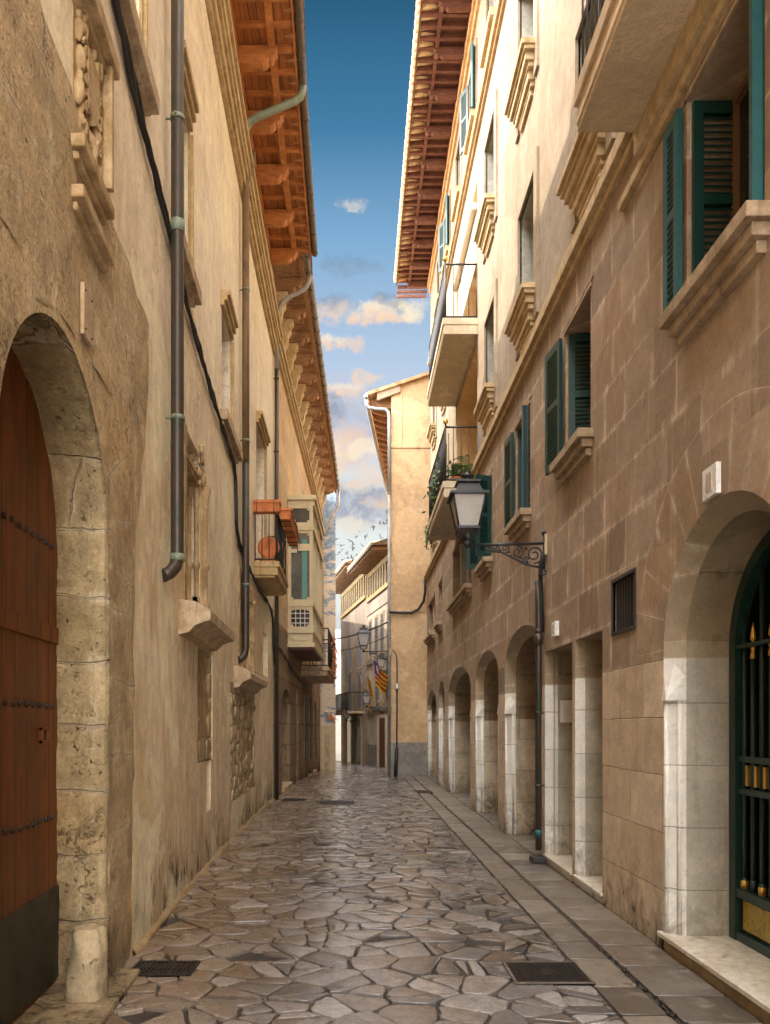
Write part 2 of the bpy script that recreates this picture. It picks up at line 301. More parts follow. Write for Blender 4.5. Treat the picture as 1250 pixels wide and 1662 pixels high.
M['orange_plaster'] = plaster('orange_plaster', (.50, .325, .175), (.56, .385, .22), (.58, .43, .275), streak=.45, bump=.35)
M['grey_stone'] = stone('grey_stone', (.20, .18, .155), (.30, .27, .23), (.11, .09, .07), bump=.6, scale=.5)
M['pale_wall'] = plaster('pale_wall', (.62, .56, .47), (.70, .65, .57), (.55, .46, .34), streak=.6)
m_, t_, b_ = newmat('flaking_wall'); P_ = t_.pos(); x_, y_, z_ = t_.xyz(P_)
fl_ = t_.noise(t_.vm('MULTIPLY', P_, (1, 1, 2.6)), 1.5, 6, .66, .8); bl_ = t_.noise(P_, 5, 5, .7)
hm_ = t_.m('ADD', fl_, t_.m('MULTIPLY', t_.ss(z_, 6.0, 12.0), .22))
c_ = t_.mix(t_.ss(hm_, .50, .60), (.68, .57, .43), t_.mix(t_.ss(bl_, .4, .65), (.17, .24, .32), (.38, .44, .50)))
fin(t_, b_, t_.mix(t_.m('MULTIPLY', t_.ss(bl_, .58, .7), .3), c_, (.30, .22, .14)), .9, t_.bump(bl_, .4, .02), spec=.2); M['flaking_wall'] = m_
M['white_wall'] = plaster('white_wall', (.74, .73, .72), (.80, .79, .78), (.70, .68, .65), streak=.4)
M['house_far'] = plaster('house_far', (.36, .27, .185), (.46, .37, .27), (.29, .21, .14), streak=1.2)
M['house_far2'] = plaster('house_far2', (.44, .37, .30), (.54, .46, .38), (.32, .26, .20), streak=1.2)
M['house_pink'] = plaster('house_pink', (.40, .31, .25), (.46, .38, .32), (.37, .27, .22), streak=.5)
M['far_shutter'] = paint('far_shutter', (.16, .17, .19), .6, .3)
M['far_blue'] = paint('far_blue', (.24, .30, .42), .6, .3)
M['flag_yellow'] = paint('flag_yellow', (.92, .70, .02), .8, .1)
M['flag_red'] = paint('flag_red', (.70, .05, .03), .8, .1)
M['flag_purple'] = paint('flag_purple', (.22, .05, .28), .8, .1)
M['cable'] = paint('cable', (.020, .016, .014), .6, .4)
M['leaf'] = paint('leaf', (.055, .11, .025), .55, .5, dark=(.03, .06, .018), scale=12)
M['leaf_light'] = paint('leaf_light', (.12, .17, .035), .55, .5, dark=(.05, .09, .02), scale=12)
M['drain'] = paint('drain', (.018, .015, .013), .45, .5, metal=.5, dark=(.05, .03, .02), scale=20)
M['bird'] = paint('bird', (.05, .05, .055), .8, .1)
M['awning'] = paint('awning', (.72, .62, .46), .8, .1)
M['mortar'] = stone('mortar', (.040, .033, .027), (.070, .058, .047), (.02, .017, .014), rough=.8, bump=.8)

def paving(name, cols, rough0, tint=True):
    m, t, b = newmat(name); P = t.pos(); x, y, z = t.xyz(P); rnd = t.island()
    c = t.ramp(rnd, cols)
    fi = t.noise(P, 38, 6, .75); med = t.noise(P, 6, 6, .68, .5); bl = t.noise(P, .9, 4, .6)
    off = t.vm('ADD', P, t.comb(t.m('MULTIPLY', rnd, 37.0), t.m('MULTIPLY', rnd, 11.0), 0.0))
    vein = t.noise(off, 3.2, 5, .7, 1.2)
    c = t.mix(t.m('MULTIPLY', t.ss(vein, .55, .68), .35), c, (.44, .38, .34))
    c = t.mix(t.m('MULTIPLY', t.ss(vein, .44, .30), .5), c, (.06, .045, .034))
    c = t.mix(t.m('MULTIPLY', t.ss(med, .54, .7), .5), c, (.085, .06, .042))
    c = t.mix(t.m('MULTIPLY', t.ss(fi, .52, .7), .5), c, (.05, .04, .032))
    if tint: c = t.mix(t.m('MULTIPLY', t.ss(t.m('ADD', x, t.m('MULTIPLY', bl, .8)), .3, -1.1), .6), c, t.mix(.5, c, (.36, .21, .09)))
    pol = t.m('MULTIPLY', t.ss(t.m('ABSOLUTE', t.m('ADD', t.m('SUBTRACT', x, .12), t.m('MULTIPLY', t.m('SUBTRACT', bl, .5), .9))), 1.0, .15), .8 if tint else 0.0)  # centre band mask: lowers roughness and carries the painted sheen
    c = t.mix(t.m('MULTIPLY', pol, .26), c, (.42, .40, .395))  # lighter grey down the street centre paints the sheen into the colour
    pit = t.ss(t.noise(P, 11, 6, .75), .36, .28); c = t.mix(t.m('MULTIPLY', pit, .75), c, (.02, .016, .012))
    c = t.grain(c, P, 1.5, 14, .82); c = t.grain(c, P, .9, 55, .7)
    h = t.m('SUBTRACT', t.m('ADD', t.m('MULTIPLY', fi, .35), t.m('ADD', t.m('MULTIPLY', med, .8), vein)), t.m('MULTIPLY', pit, 1.2))
    rg = t.m('ADD', t.m('SUBTRACT', rough0, t.m('MULTIPLY', pol, .10)), t.m('MULTIPLY', t.m('SUBTRACT', med, .5), .6))
    fin(t, b, c, rg, t.bump(h, .34, .010), spec=1.0)
    return m
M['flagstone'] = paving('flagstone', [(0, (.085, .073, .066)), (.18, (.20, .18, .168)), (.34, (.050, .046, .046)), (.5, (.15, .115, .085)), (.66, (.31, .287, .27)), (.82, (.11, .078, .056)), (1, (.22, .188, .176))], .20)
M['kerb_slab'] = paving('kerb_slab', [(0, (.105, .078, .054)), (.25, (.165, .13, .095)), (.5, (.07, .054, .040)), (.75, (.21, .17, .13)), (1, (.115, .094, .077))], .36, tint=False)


# ------------------------------------------------------------------ mesh building
class MB:
    def __init__(s): s.v = []; s.f = []; s.sm = []; s.mi = []
    def face(s, pts, smooth=False, mi=0):
        n = len(s.v); s.v.extend(tuple(p) for p in pts); s.f.append(tuple(range(n, n + len(pts)))); s.sm.append(smooth); s.mi.append(mi)
    def grid(s, fn, nu, nv, smooth=True, mi=None):
        n = len(s.v)
        for i in range(nu + 1):
            for j in range(nv + 1): s.v.append(tuple(fn(i / nu, j / nv)))
        for i in range(nu):
            for j in range(nv):
                a = n + i * (nv + 1) + j; s.f.append((a, a + 1, a + nv + 2, a + nv + 1)); s.sm.append(smooth); s.mi.append(mi(i, j) if mi else 0)
    def hexa(s, c):
        n = len(s.v); s.v.extend(tuple(p) for p in c)
        for q in ((0, 3, 2, 1), (4, 5, 6, 7), (0, 1, 5, 4), (1, 2, 6, 5), (2, 3, 7, 6), (3, 0, 4, 7)):
            s.f.append(tuple(n + i for i in q)); s.sm.append(False); s.mi.append(0)
    def box(s, x0, x1, y0, y1, z0, z1):
        s.hexa([(x0, y0, z0), (x1, y0, z0), (x1, y1, z0), (x0, y1, z0), (x0, y0, z1), (x1, y0, z1), (x1, y1, z1), (x0, y1, z1)])
    def wbox(s, W, s0, s1, z0, z1, o0, o1, seg=None):
        """box in wall coordinates: along, up, out; follows a curved wall"""
        n = seg or (max(1, math.ceil(abs(s1 - s0) / 1.0)) if W.curved else 1)
        for k in range(n):
            a = s0 + (s1 - s0) * k / n; b = s0 + (s1 - s0) * (k + 1) / n
            c = [W(a, z0, o0), W(b, z0, o0), W(b, z0, o1), W(a, z0, o1), W(a, z1, o0), W(b, z1, o0), W(b, z1, o1), W(a, z1, o1)]
            m = len(s.v); s.v.extend(tuple(p) for p in c)
            fs = [(0, 3, 2, 1), (4, 5, 6, 7), (0, 1, 5, 4), (2, 3, 7, 6)]
            if k == 0: fs.append((3, 0, 4, 7))
            if k == n - 1: fs.append((1, 2, 6, 5))
            for q in fs: s.f.append(tuple(m + i for i in q)); s.sm.append(False); s.mi.append(0)
    def prism(s, pts, ext):
        e = Vector(ext); a = [Vector(p) for p in pts]; b = [p + e for p in a]; n = len(a)
        s.face(a); s.face(b[::-1])
        for i in range(n): s.face([a[i], a[(i + 1) % n], b[(i + 1) % n], b[i]])
    def tube(s, pts, r, seg=8, cap=True, half=False):
        pts = [Vector(p) for p in pts]; n = len(pts); rs = r if isinstance(r, (list, tuple)) else [r] * n
        up = None; rings = []
        for i, p in enumerate(pts):
            d = (pts[min(i + 1, n - 1)] - pts[max(i - 1, 0)]).normalized()
            if up is None: up = Vector((0, 0, 1)) if abs(d.z) < .9 else Vector((1, 0, 0))
            a = d.cross(up);
            if a.length < 1e-4: a = d.orthogonal()
            a.normalize(); b_ = a.cross(d).normalized(); up = b_
            rings.append([p + (a * math.cos(2 * PI * k / seg) + b_ * math.sin(2 * PI * k / seg)) * rs[i] for k in range(seg)])
        m = len(s.v)
        for rg in rings: s.v.extend(tuple(q) for q in rg)
        for i in range(n - 1):
            for k in range(seg):
                a = m + i * seg + k; b2 = m + i * seg + (k + 1) % seg
                s.f.append((a, b2, b2 + seg, a + seg)); s.sm.append(True); s.mi.append(0)
        if cap:
            s.f.append(tuple(m + k for k in range(seg))[::-1]); s.sm.append(False); s.mi.append(0)
            s.f.append(tuple(m + (n - 1) * seg + k for k in range(seg))); s.sm.append(False); s.mi.append(0)
    def lathe(s, c, prof, seg=12, square=False):
        """profile of (radius, z) about a vertical axis through c; square=True gives four sides"""
        c = Vector(c); n = 4 if square else seg; off = PI / 4 if square else 0; k_ = math.sqrt(2) if square else 1
        m = len(s.v)
        for r, z in prof:
            for k in range(n): a = 2 * PI * k / n + off; s.v.append((c.x + r * k_ * math.cos(a), c.y + r * k_ * math.sin(a), c.z + z))
        for i in range(len(prof) - 1):
            for k in range(n):
                a = m + i * n + k; b = m + i * n + (k + 1) % n
                s.f.append((a, b, b + n, a + n)); s.sm.append(not square); s.mi.append(0)
        s.f.append(tuple(m + k for k in range(n))[::-1]); s.sm.append(False); s.mi.append(0)
        s.f.append(tuple(m + (len(prof) - 1) * n + k for k in range(n))); s.sm.append(False); s.mi.append(0)
    def blob(s, c, r, amp=.35, freq=6, sub=2, squash=(1, 1, 1)):
        bm = bmesh.new(); bmesh.ops.create_icosphere(bm, subdivisions=sub, radius=1)
        n = len(s.v); c = Vector(c)
        for v in bm.verts:
            d = v.co.normalized(); k = 1 + amp * mnoise.noise((c + d * r) * freq)
            s.v.append(tuple(c + Vector((d.x * squash[0], d.y * squash[1], d.z * squash[2])) * r * k))
        bm.verts.index_update()
        for f in bm.faces: s.f.append(tuple(n + v.index for v in f.verts)); s.sm.append(True); s.mi.append(0)
        bm.free()

def obj(name, mb, mat, parent=None, bevel=0.0, local=False, weld=False, label=None):
    me = bpy.data.meshes.new(name); me.from_pydata(mb.v, [], mb.f); 
    mats = mat if isinstance(mat, (list, tuple)) else [mat]
    for m in mats: me.materials.append(M[m])
    me.polygons.foreach_set('use_smooth', mb.sm); me.polygons.foreach_set('material_index', mb.mi)
    bm = bmesh.new(); bm.from_mesh(me)
    if weld: bmesh.ops.remove_doubles(bm, verts=bm.verts, dist=1e-4)
    bmesh.ops.recalc_face_normals(bm, faces=bm.faces); bm.to_mesh(me); bm.free(); me.update()
    o = bpy.data.objects.new(name, me); col.objects.link(o)
    if parent:
        o.parent = parent
        if not local and parent.type == 'EMPTY': o.matrix_parent_inverse = Matrix.Translation(-parent.location)
    if bevel:
        b = o.modifiers.new('bevel', 'BEVEL'); b.width = bevel; b.segments = 2; b.limit_method = 'ANGLE'; b.angle_limit = R(40)
    if label: o['label'] = label
    return o
def tag(o, label, cat, group=None, kind=None):
    if label: o['label'] = label
    if cat: o['category'] = cat
    if group: o['group'] = group
    if kind: o['kind'] = kind
    return o
def thing(name, label, cat, loc=(0, 0, 0), group=None):
    o = bpy.data.objects.new(name, None); col.objects.link(o); o.location = loc; o.empty_display_size = .2
    return tag(o, label, cat, group)
def copy_tree(o, parent=None):
    c = o.copy(); col.objects.link(c)
    if parent: c.parent = parent
    for ch in list(o.children): copy_tree(ch, c)
    return c

def XA(y): return -1.27 - .0685 * y + .00205 * y * y if y < 17 else -1.842 + .018 * (y - 17)
def gz(y): return 0.0 if y < 22 else -.028 * (y - 22)
class Frame:
    def __init__(s, fn, curved=False): s.fn = fn; s.curved = curved
    def __call__(s, a, z, o=0.0): return Vector(s.fn(a, z, o))
WA = Frame(lambda a, z, o: (XA(a) + o, a, z), True)
WR = Frame(lambda a, z, o: (2.2 - o, a, z))
WD = Frame(lambda a, z, o: (a, 24.3 - o, z))
WE = Frame(lambda a, z, o: (1.73 - .185 * (a - 36) - o, a, z))

def wall_grid(mb, W, s0, s1, z0, z1, holes, extra=()):
    """wall sheet with rectangular holes (s0, s1, z0, z1)"""
    ss = {s0, s1, *extra}; zs = {z0, z1}
    for h in holes: ss |= {h[0], h[1]}; zs |= {h[2], h[3]}
    if W.curved: ss |= {s0 + (s1 - s0) * k / 30 for k in range(31)}
    ss = sorted(v for v in ss if s0 <= v <= s1); zs = sorted(v for v in zs if z0 <= v <= z1)
    for a, b in zip(ss, ss[1:]):
        if b - a < 1e-6: continue
        for c, d in zip(zs, zs[1:]):
            x, y = (a + b) / 2, (c + d) / 2
            if any(h[0] < x < h[1] and h[2] < y < h[3] for h in holes): continue
            mb.face([W(a, c), W(b, c), W(b, d), W(a, d)])
def reveal(mb, W, h, depth, sill=True):
    a, b, c, d = h
    mb.face([W(a, c), W(a, d), W(a, d, -depth), W(a, c, -depth)]); mb.face([W(b, c), W(b, d), W(b, d, -depth), W(b, c, -depth)])
    mb.face([W(a, d), W(b, d), W(b, d, -depth), W(a, d, -depth)])
    if sill: mb.face([W(a, c), W(b, c), W(b, c, -depth), W(a, c, -depth)])
def arch_pts(c, hw, spring, rise, z0, n=20, jn=6):
    """outline up the far jamb, over the arch and down the near one: (s, z, ns, nz)"""
    out = []
    for k in range(jn): out.append((c + hw, z0 + (spring - z0) * k / jn, 1, 0))
    for k in range(n + 1):
        a = PI * k / n; nx, nz = math.cos(a) / hw, math.sin(a) / rise; l = math.hypot(nx, nz)
        out.append((c + hw * math.cos(a), spring + rise * math.sin(a), nx / l, nz / l))
    for k in range(1, jn + 1): out.append((c - hw, spring - (spring - z0) * k / jn, -1, 0))
    return out
def spandrel(mb, W, c, hw, spring, rise, ztop, n=20):
    p = [(c + hw * math.cos(PI * k / n), spring + rise * math.sin(PI * k / n)) for k in range(n + 1)]
    for (a, b), (e, f) in zip(p, p[1:]): mb.face([W(a, b), W(e, f), W(e, ztop), W(a, ztop)])
def band(mb, W, pts, prof, rough=0.0, freq=5.0, smooth=False):
    """sweep a profile of (outwards from the opening, out of the wall) round an outline"""
    rows = []
    for s, z, ns, nz in pts:
        r = []
        for q, o in prof:
            p = W(s + ns * q, z + nz * q, o)
            if rough: p = p + Vector((mnoise.noise(p * freq), mnoise.noise(p * freq + Vector((9, 3, 1))), mnoise.noise(p * freq + Vector((2, 8, 5))))) * rough + Vector((mnoise.noise(p * freq * 4), mnoise.noise(p * freq * 4 + Vector((5, 1, 7))), 0)) * rough * .5
            r.append(p)
        rows.append(r)
    n = len(mb.v); k = len(prof)
    for r in rows: mb.v.extend(tuple(p) for p in r)
    for i in range(len(rows) - 1):
        for j in range(k - 1):
            a = n + i * k + j; mb.f.append((a, a + 1, a + k + 1, a + k)); mb.sm.append(smooth); mb.mi.append(0)
def wpoly(mb, W, pts, o0, o1):
    """prism of an outline lying in the wall"""
    a = [W(s, z, o0) for s, z in pts]; b = [W(s, z, o1) for s, z in pts]; n = len(pts)
    mb.face(a); mb.face(b)
    for i in range(n): mb.face([a[i], a[(i + 1) % n], b[(i + 1) % n], b[i]])

def clip(poly, p, n):
    out = []; m = len(poly)
    for i in range(m):
        a, b = poly[i], poly[(i + 1) % m]; da = (a[0] - p[0]) * n[0] + (a[1] - p[1]) * n[1]; db = (b[0] - p[0]) * n[0] + (b[1] - p[1]) * n[1]
        if da <= 0: out.append(a)
        if da * db < 0: k = da / (da - db); out.append((a[0] + (b[0] - a[0]) * k, a[1] + (b[1] - a[1]) * k))
    return out
def voronoi(x0, x1, y0, y1, d, rng, jit=.42, ax=1.0):
    nx = max(1, round((x1 - x0) / (d * ax))); ny = max(1, round((y1 - y0) / d)); P = {}
    for i in range(-3, nx + 3):
        for j in range(-3, ny + 3):
            P[i, j] = (x0 + (i + .5 + (.25 if j % 2 else -.25) + rng.uniform(-jit, jit)) * (x1 - x0) / nx, y0 + (j + .5 + rng.uniform(-jit, jit)) * (y1 - y0) / ny)
    cells = []
    for i in range(-1, nx + 1):
        for j in range(-1, ny + 1):
            p = P[i, j]; poly = [(x0, y0), (x1, y0), (x1, y1), (x0, y1)]
            for a in range(-3, 4):
                for b in range(-3, 4):
                    q = P.get((i + a, j + b))
                    if q is None or (a == 0 and b == 0): continue
                    poly = clip(poly, ((p[0] + q[0]) / 2, (p[1] + q[1]) / 2), (q[0] - p[0], q[1] - p[1]))
                    if len(poly) < 3: break
                if len(poly) < 3: break
            if len(poly) >= 3: cells.append((p, poly))
    return cells
def inset(poly, c, g):
    """shrink a convex outline by g on every side"""
    a2 = sum(poly[i][0] * poly[(i + 1) % len(poly)][1] - poly[(i + 1) % len(poly)][0] * poly[i][1] for i in range(len(poly)))
    if a2 < 0: poly = poly[::-1]
    out = list(poly)
    for i in range(len(poly)):
        a, b = poly[i], poly[(i + 1) % len(poly)]; ex, ey = b[0] - a[0], b[1] - a[1]; l = math.hypot(ex, ey)
        if l < 1e-6: continue
        n = (ey / l, -ex / l); out = clip(out, (a[0] - n[0] * g, a[1] - n[1] * g), n)
        if len(out) < 3: return None
    return out
def soften(poly, rng, amp, cut=.22):
    out = []; n = len(poly)
    for i in range(n):
        a, b, c = poly[i - 1], poly[i], poly[(i + 1) % n]
        for q, k in ((a, cut), (c, cut)): out.append((b[0] + (q[0] - b[0]) * k + rng.uniform(-amp, amp), b[1] + (q[1] - b[1]) * k + rng.uniform(-amp, amp)))
        out.append(((b[0] + c[0]) / 2 + rng.uniform(-amp, amp), (b[1] + c[1]) / 2 + rng.uniform(-amp, amp)))
    return out
def slabs(mb, cells, rng, gap, thick, amp, place, lift=.004, bev=.008, cut=.22):
    for c, poly in cells:
        q = inset(poly, c, gap * rng.uniform(.6, 1.5))
        if not q or len(q) < 3: continue
        q = soften(q, rng, amp, cut); cx = sum(p[0] for p in q) / len(q); cy = sum(p[1] for p in q) / len(q)
        h = rng.uniform(-lift, lift); tx_, ty_ = rng.uniform(-.008, .008), rng.uniform(-.008, .008)
        f = lambda p, k, z: place(cx + (p[0] - cx) * k, cy + (p[1] - cy) * k, z + h + (p[0] - cx) * tx_ + (p[1] - cy) * ty_)
        sz = max(math.hypot(p[0] - cx, p[1] - cy) for p in q); kk = max(.5, 1 - bev / max(sz, .02)); k2 = max(.4, 1 - 2.6 * bev / max(sz, .02))
        n = len(mb.v); m = len(q)
        for k, z in ((1, -thick), (1, -bev * .7), (kk, -bev * .15), (k2, 0)): mb.v.extend(tuple(f(p, k, z)) for p in q)
        for r in range(3):
            for i in range(m): mb.f.append((n + r * m + i, n + r * m + (i + 1) % m, n + (r + 1) * m + (i + 1) % m, n + (r + 1) * m + i)); mb.sm.append(r > 0); mb.mi.append(0)
        mb.f.append(tuple(n + 3 * m + i for i in range(m))); mb.sm.append(True); mb.mi.append(0)

# ------------------------------------------------------------------ ground
rng = random.Random(3)
ys = [-3, 0, 3, 6, 10, 14, 18, 22, 26, 30, 36, 42, 50, 62, 90]
g = MB()
for a, b in zip(ys, ys[1:]): g.face([(-40, a, gz(a) - .022), (40, a, gz(a) - .022), (40, b, gz(b) - .022), (-40, b, gz(b) - .022)])
tag(obj('ground', g, 'mortar'), None, None, kind='structure')
g = MB()
def shards(cells, rng, p, drop):
    out = []
    for c, poly in cells:
        if len(poly) < 3: continue
        cx = sum(q[0] for q in poly) / len(poly); cy = sum(q[1] for q in poly) / len(poly)
        if rng.random() < p:
            a = rng.gauss(PI / 2, .55); n = (math.cos(a), math.sin(a)); o = (cx + rng.uniform(-.04, .04), cy + rng.uniform(-.04, .04))
            parts = [clip(poly, o, n), clip(poly, o, (-n[0], -n[1]))]
        else: parts = [poly]
        for q in parts:
            if len(q) >= 3 and rng.random() > drop: out.append(((sum(v[0] for v in q) / len(q), sum(v[1] for v in q) / len(q)), q))
    return out
cells = shards(voronoi(-2.0, 1.45, -1.0, 24.0, .225, rng, .66, 1.3), rng, .42, .03)
cells = [(c, p) for c, p in cells if c[0] > XA(max(c[1], 0)) - .12]
slabs(g, cells, rng, .0085, .03, .008, lambda x, y, z: (x, y, gz(y) + z), cut=.14, bev=.005, lift=.006)
cells = shards(voronoi(-2.4, 3.6, 24.0, 52.0, .6, rng), rng, .5, .0)
slabs(g, cells, rng, .012, .03, .012, lambda x, y, z: (x, y, gz(y) + z))
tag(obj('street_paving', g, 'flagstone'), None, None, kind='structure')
g = MB()
def strip(x0, x1, ya, yb, lo, hi, gap=.006, z=0.0):
    y = ya
    while y < yb:
        e = min(y + rng.uniform(lo, hi), yb); h = rng.uniform(-.003, .003) + z
        q = [(x0 + gap, y + gap), (x1 - gap, y + gap), (x1 - gap, e - gap), (x0 + gap, e - gap)]
        slabs(g, [(((x0 + x1) / 2, (y + e) / 2), q)], rng, .001, .03, .002, lambda x, yy_, zz_: (x, yy_, zz_ + h), lift=.002, bev=.006, cut=.04)
        y = e
strip(1.455, 1.735, -1, 24.2, .38, .62)
strip(1.765, 2.2, -1, 24.2, .34, .62)
strip(2.2, 3.0, 9.0, 24.2, .5, .9)
tag(obj('side_pavement', g, 'kerb_slab'), None, None, kind='structure')
# dark pebbles caught in the gutter joint
g = MB()
for k in range(30):
    y = 4.2 + 1.5 * rng.random() ** 1.4; g.blob((1.75 + rng.uniform(-.02, .02), y, rng.uniform(-.012, .0)), rng.uniform(.008, .022), .4, 30, 1, (1, 1.3, .6))
tag(obj('gutter_pebbles', g, 'drain'), 'dark wet pebbles caught in the gutter joint by the marble step', 'pebbles', kind='stuff')

# ================================================================== palace on the left
pal = thing('palace', 'long cream plastered palace on the left with arched stone portal and orange timber eaves', 'palace', (XA(8), 8, 0))
PC, PHW, PSP, PRI = 3.91, .83, 2.66, .94
H_PORT = (PC - PHW, PC + PHW, 0, 3.66)
WIN = dict(w0=(4.9, 5.62, 6.36, 8.0), w1=(6.9, 7.6, 6.0, 7.45), w2=(9.93, 10.72, 5.62, 6.95), w3=(13.92, 15.15, 4.52, 7.05), g1=(7.46, 8.30, 2.80, 4.5), g2=(11.70, 12.92, 2.5, 4.0))
NICHE = [(8.73, 9.06, .62, 1.2), (12.55, 13.12, .58, 1.1), (15.0, 15.85, 2.6, 3.44)]
PATCH = [(8.16, 9.2, 1.2, 2.97), (10.72, 13.52, .52, 2.22)]
COAT = (4.10, 4.56, 4.78, 5.75)
def edge_s(z):
    k = [(0, 5.33), (2.8, 5.41), (3.8, 5.73), (4.3, 5.87), (4.62, 5.85)]
    for (a, b), (c, d) in zip(k, k[1:]):
        if a <= z <= c: return b + (d - b) * (z - a) / (c - a)
    return k[-1][1]
g = MB()
wall_grid(g, WA, -5, 16.95, 0, 11.35, [H_PORT, *WIN.values(), *NICHE, *PATCH])
wall_m = g
for k, h in WIN.items(): reveal(g, WA, h, .26 if k != 'w3' else .3)
for h in NICHE:
    reveal(g, WA, h, .2); g.face([WA(h[0], h[2], -.2), WA(h[1], h[2], -.2), WA(h[1], h[3], -.2), WA(h[0], h[3], -.2)])
for h in PATCH: reveal(g, WA, h, .05)
g.face([(XA(16.95), 16.95, 0), (-12, 16.95, 0), (-12, 16.95, 11.35), (XA(16.95), 16.95, 11.35)])
g.face([(XA(0) + .1, -5, 0), (-12, -5, 0), (-12, -5, 11.35), (XA(0) + .1, -5, 11.35)])
g.face([(-12, -5, 0), (-12, 16.95, 0), (-12, 16.95, 11.35), (-12, -5, 11.35)])
obj('wall', g, 'plaster_left', pal)

# stone portal: facing, voussoir ring and deep reveal, all worn
g = MB(); mb = g
NZ = 26
for i in range(NZ):                                       # facing left of, right of and above the arch
    for sa, sb in ((1.8, PC - PHW), (PC + PHW, None)):
        za, zb = 3.66 * i / NZ, 3.66 * (i + 1) / NZ
        ea, eb = (sb, sb) if sb else (edge_s(za), edge_s(zb)); n_ = 5
        for k in range(n_):
            pts = []
            for (kk, z, e) in ((k, za, ea), (k + 1, za, ea), (k + 1, zb, eb), (k, zb, eb)):
                s = sa + (e - sa) * kk / n_; p = WA(s, z, .018); pts.append(p + Vector((mnoise.noise(p * 5) * .020 + mnoise.noise(p * 19) * .008, 0, 0)))
            g.face(pts, True)
top_z = lambda s: 4.97 - .17 * max(0, (s - 3.58)) ** 1.0 * .85
n_ = 24
for k in range(n_):
    sa, sb = 1.8 + (5.86 - 1.8) * k / n_, 1.8 + (5.86 - 1.8) * (k + 1) / n_
    for j in range(6):
        q = []
        for s, jj in ((sa, j), (sb, j), (sb, j + 1), (sa, j + 1)):
            lo = 3.66; hi = top_z(s); z = lo + (hi - lo) * jj / 6
            ss_ = min(s, edge_s(z)); p = WA(ss_, z, .018); q.append(p + Vector((mnoise.noise(p * 5) * .020 + mnoise.noise(p * 19) * .008, 0, 0)))
        g.face(q, True)
spandrel_n = 20
pA = [(PC + PHW * math.cos(PI * k / 24), PSP + PRI * math.sin(PI * k / 24)) for k in range(25)]
for (a, b), (c, d) in zip(pA, pA[1:]): g.face([WA(a, b, .018), WA(c, d, .018), WA(c, 3.67, .018), WA(a, 3.67, .018)])
e0 = [WA(edge_s(z), z, .018) for z in [i * .25 for i in range(19)]]
for a, b in zip(e0, e0[1:]): g.face([a, b, b - Vector((.03, 0, 0)), a - Vector((.03, 0, 0))])
obj('portal_facing', g, 'portal_facing', pal, weld=True)
g = MB()
pts = arch_pts(PC, PHW, PSP, PRI, 0, 48, 90)
prof = [(-.0, -.34)] + [(-.0, -.34 + .32 * k / 12) for k in range(1, 13)] + [(.012, -.006), (.03, .010), (.055, .016), (.09, .012)]
def rough_band(mb, W, pts, prof):
    rows = []
    for s, z, ns, nz in pts:
        r = []; zz = z + (s - 4.0) * 0
        fr = (z / .40) % 1; gr = max(0, 1 - min(fr, 1 - fr) * .40 / .012)
        for q, o in prof:
            p = W(s + ns * q, z + nz * q, o)
            near = math.exp(-abs(o) * 6) if o < 0 else 1
            k = mnoise.noise(p * 4.5) * .018 + mnoise.noise(p * 13) * .014 + mnoise.noise(p * 31) * .009
            k -= gr * .012
            k -= max(0, mnoise.noise(p * 9 + Vector((4, 4, 4))) - .1) * .05 * near
            d = Vector((.5 if o > -.05 else .1, -ns, -nz)).normalized()
            r.append(p + d * k)
        rows.append(r)
    n = len(mb.v); m = len(prof)
    for r in rows: mb.v.extend(tuple(p) for p in r)
    for i in range(len(rows) - 1):
        for j in range(m - 1):
            a = n + i * m + j; mb.f.append((a, a + 1, a + m + 1, a + m)); mb.sm.append(True); mb.mi.append(0)
rough_band(g, WA, pts, prof)
obj('portal_arch', g, 'portal_stone', pal)
g = MB()
n_ = 30; L_ = [(PC - PHW - .02 + (2 * PHW + .04) * k / n_) for k in range(n_ + 1)]
ztop = lambda s: PSP + (PRI + .02) * math.sqrt(max(0, 1 - ((s - PC) / (PHW + .025)) ** 2))
for a, b in zip(L_, L_[1:]): g.face([WA(a, .0, -.30), WA(b, .0, -.30), WA(b, ztop(b), -.30), WA(a, ztop(a), -.30)])
door = obj('door', g, 'door_wood', pal)
g = MB()
for z in (1.05, 1.72, 2.68):
    for k in range(16):
        c = WA(3.14 + .1 * k + random.uniform(-.008, .008), z + random.uniform(-.006, .006), -.295); g.blob(c, .017, .1, 5, 2, (.8, 1, 1.15))
obj('stud_rows', g, 'iron', door)
g = MB(); g.wbox(WA, 3.14, 4.76, .06, .62, -.30, -.288); obj('kick_plate', g, 'door_plate', door)
g = MB(); g.wbox(WA, 3.14, 4.76, 2.10, 2.20, -.30, -.285); obj('rail', g, 'door_wood', door)
g = MB(); c0 = (4.44, 4.56, 1.50, 1.59)
g.wbox(WA, c0[0], c0[1], c0[2], c0[2] + .015, -.30, -.28); g.wbox(WA, c0[0], c0[1], c0[3] - .015, c0[3], -.30, -.28); g.wbox(WA, c0[0], c0[0] + .02, c0[2], c0[3], -.30, -.281); g.wbox(WA, c0[1] - .02, c0[1], c0[2], c0[3], -.30, -.281)
obj('hatch_frame', g, 'door_wood', door)
g = MB(); g.wbox(WA, c0[0] + .02, c0[1] - .02, c0[2] + .015, c0[3] - .015, -.30, -.294); obj('hatch', g, 'window_dark', door)
g = MB()
for y in [2.6 + .34 * k for k in range(7)]: g.wbox(WA, y, y + .335, -.03, .035, -.33, .16)
obj('threshold', g, 'portal_stone', pal, bevel=.012)

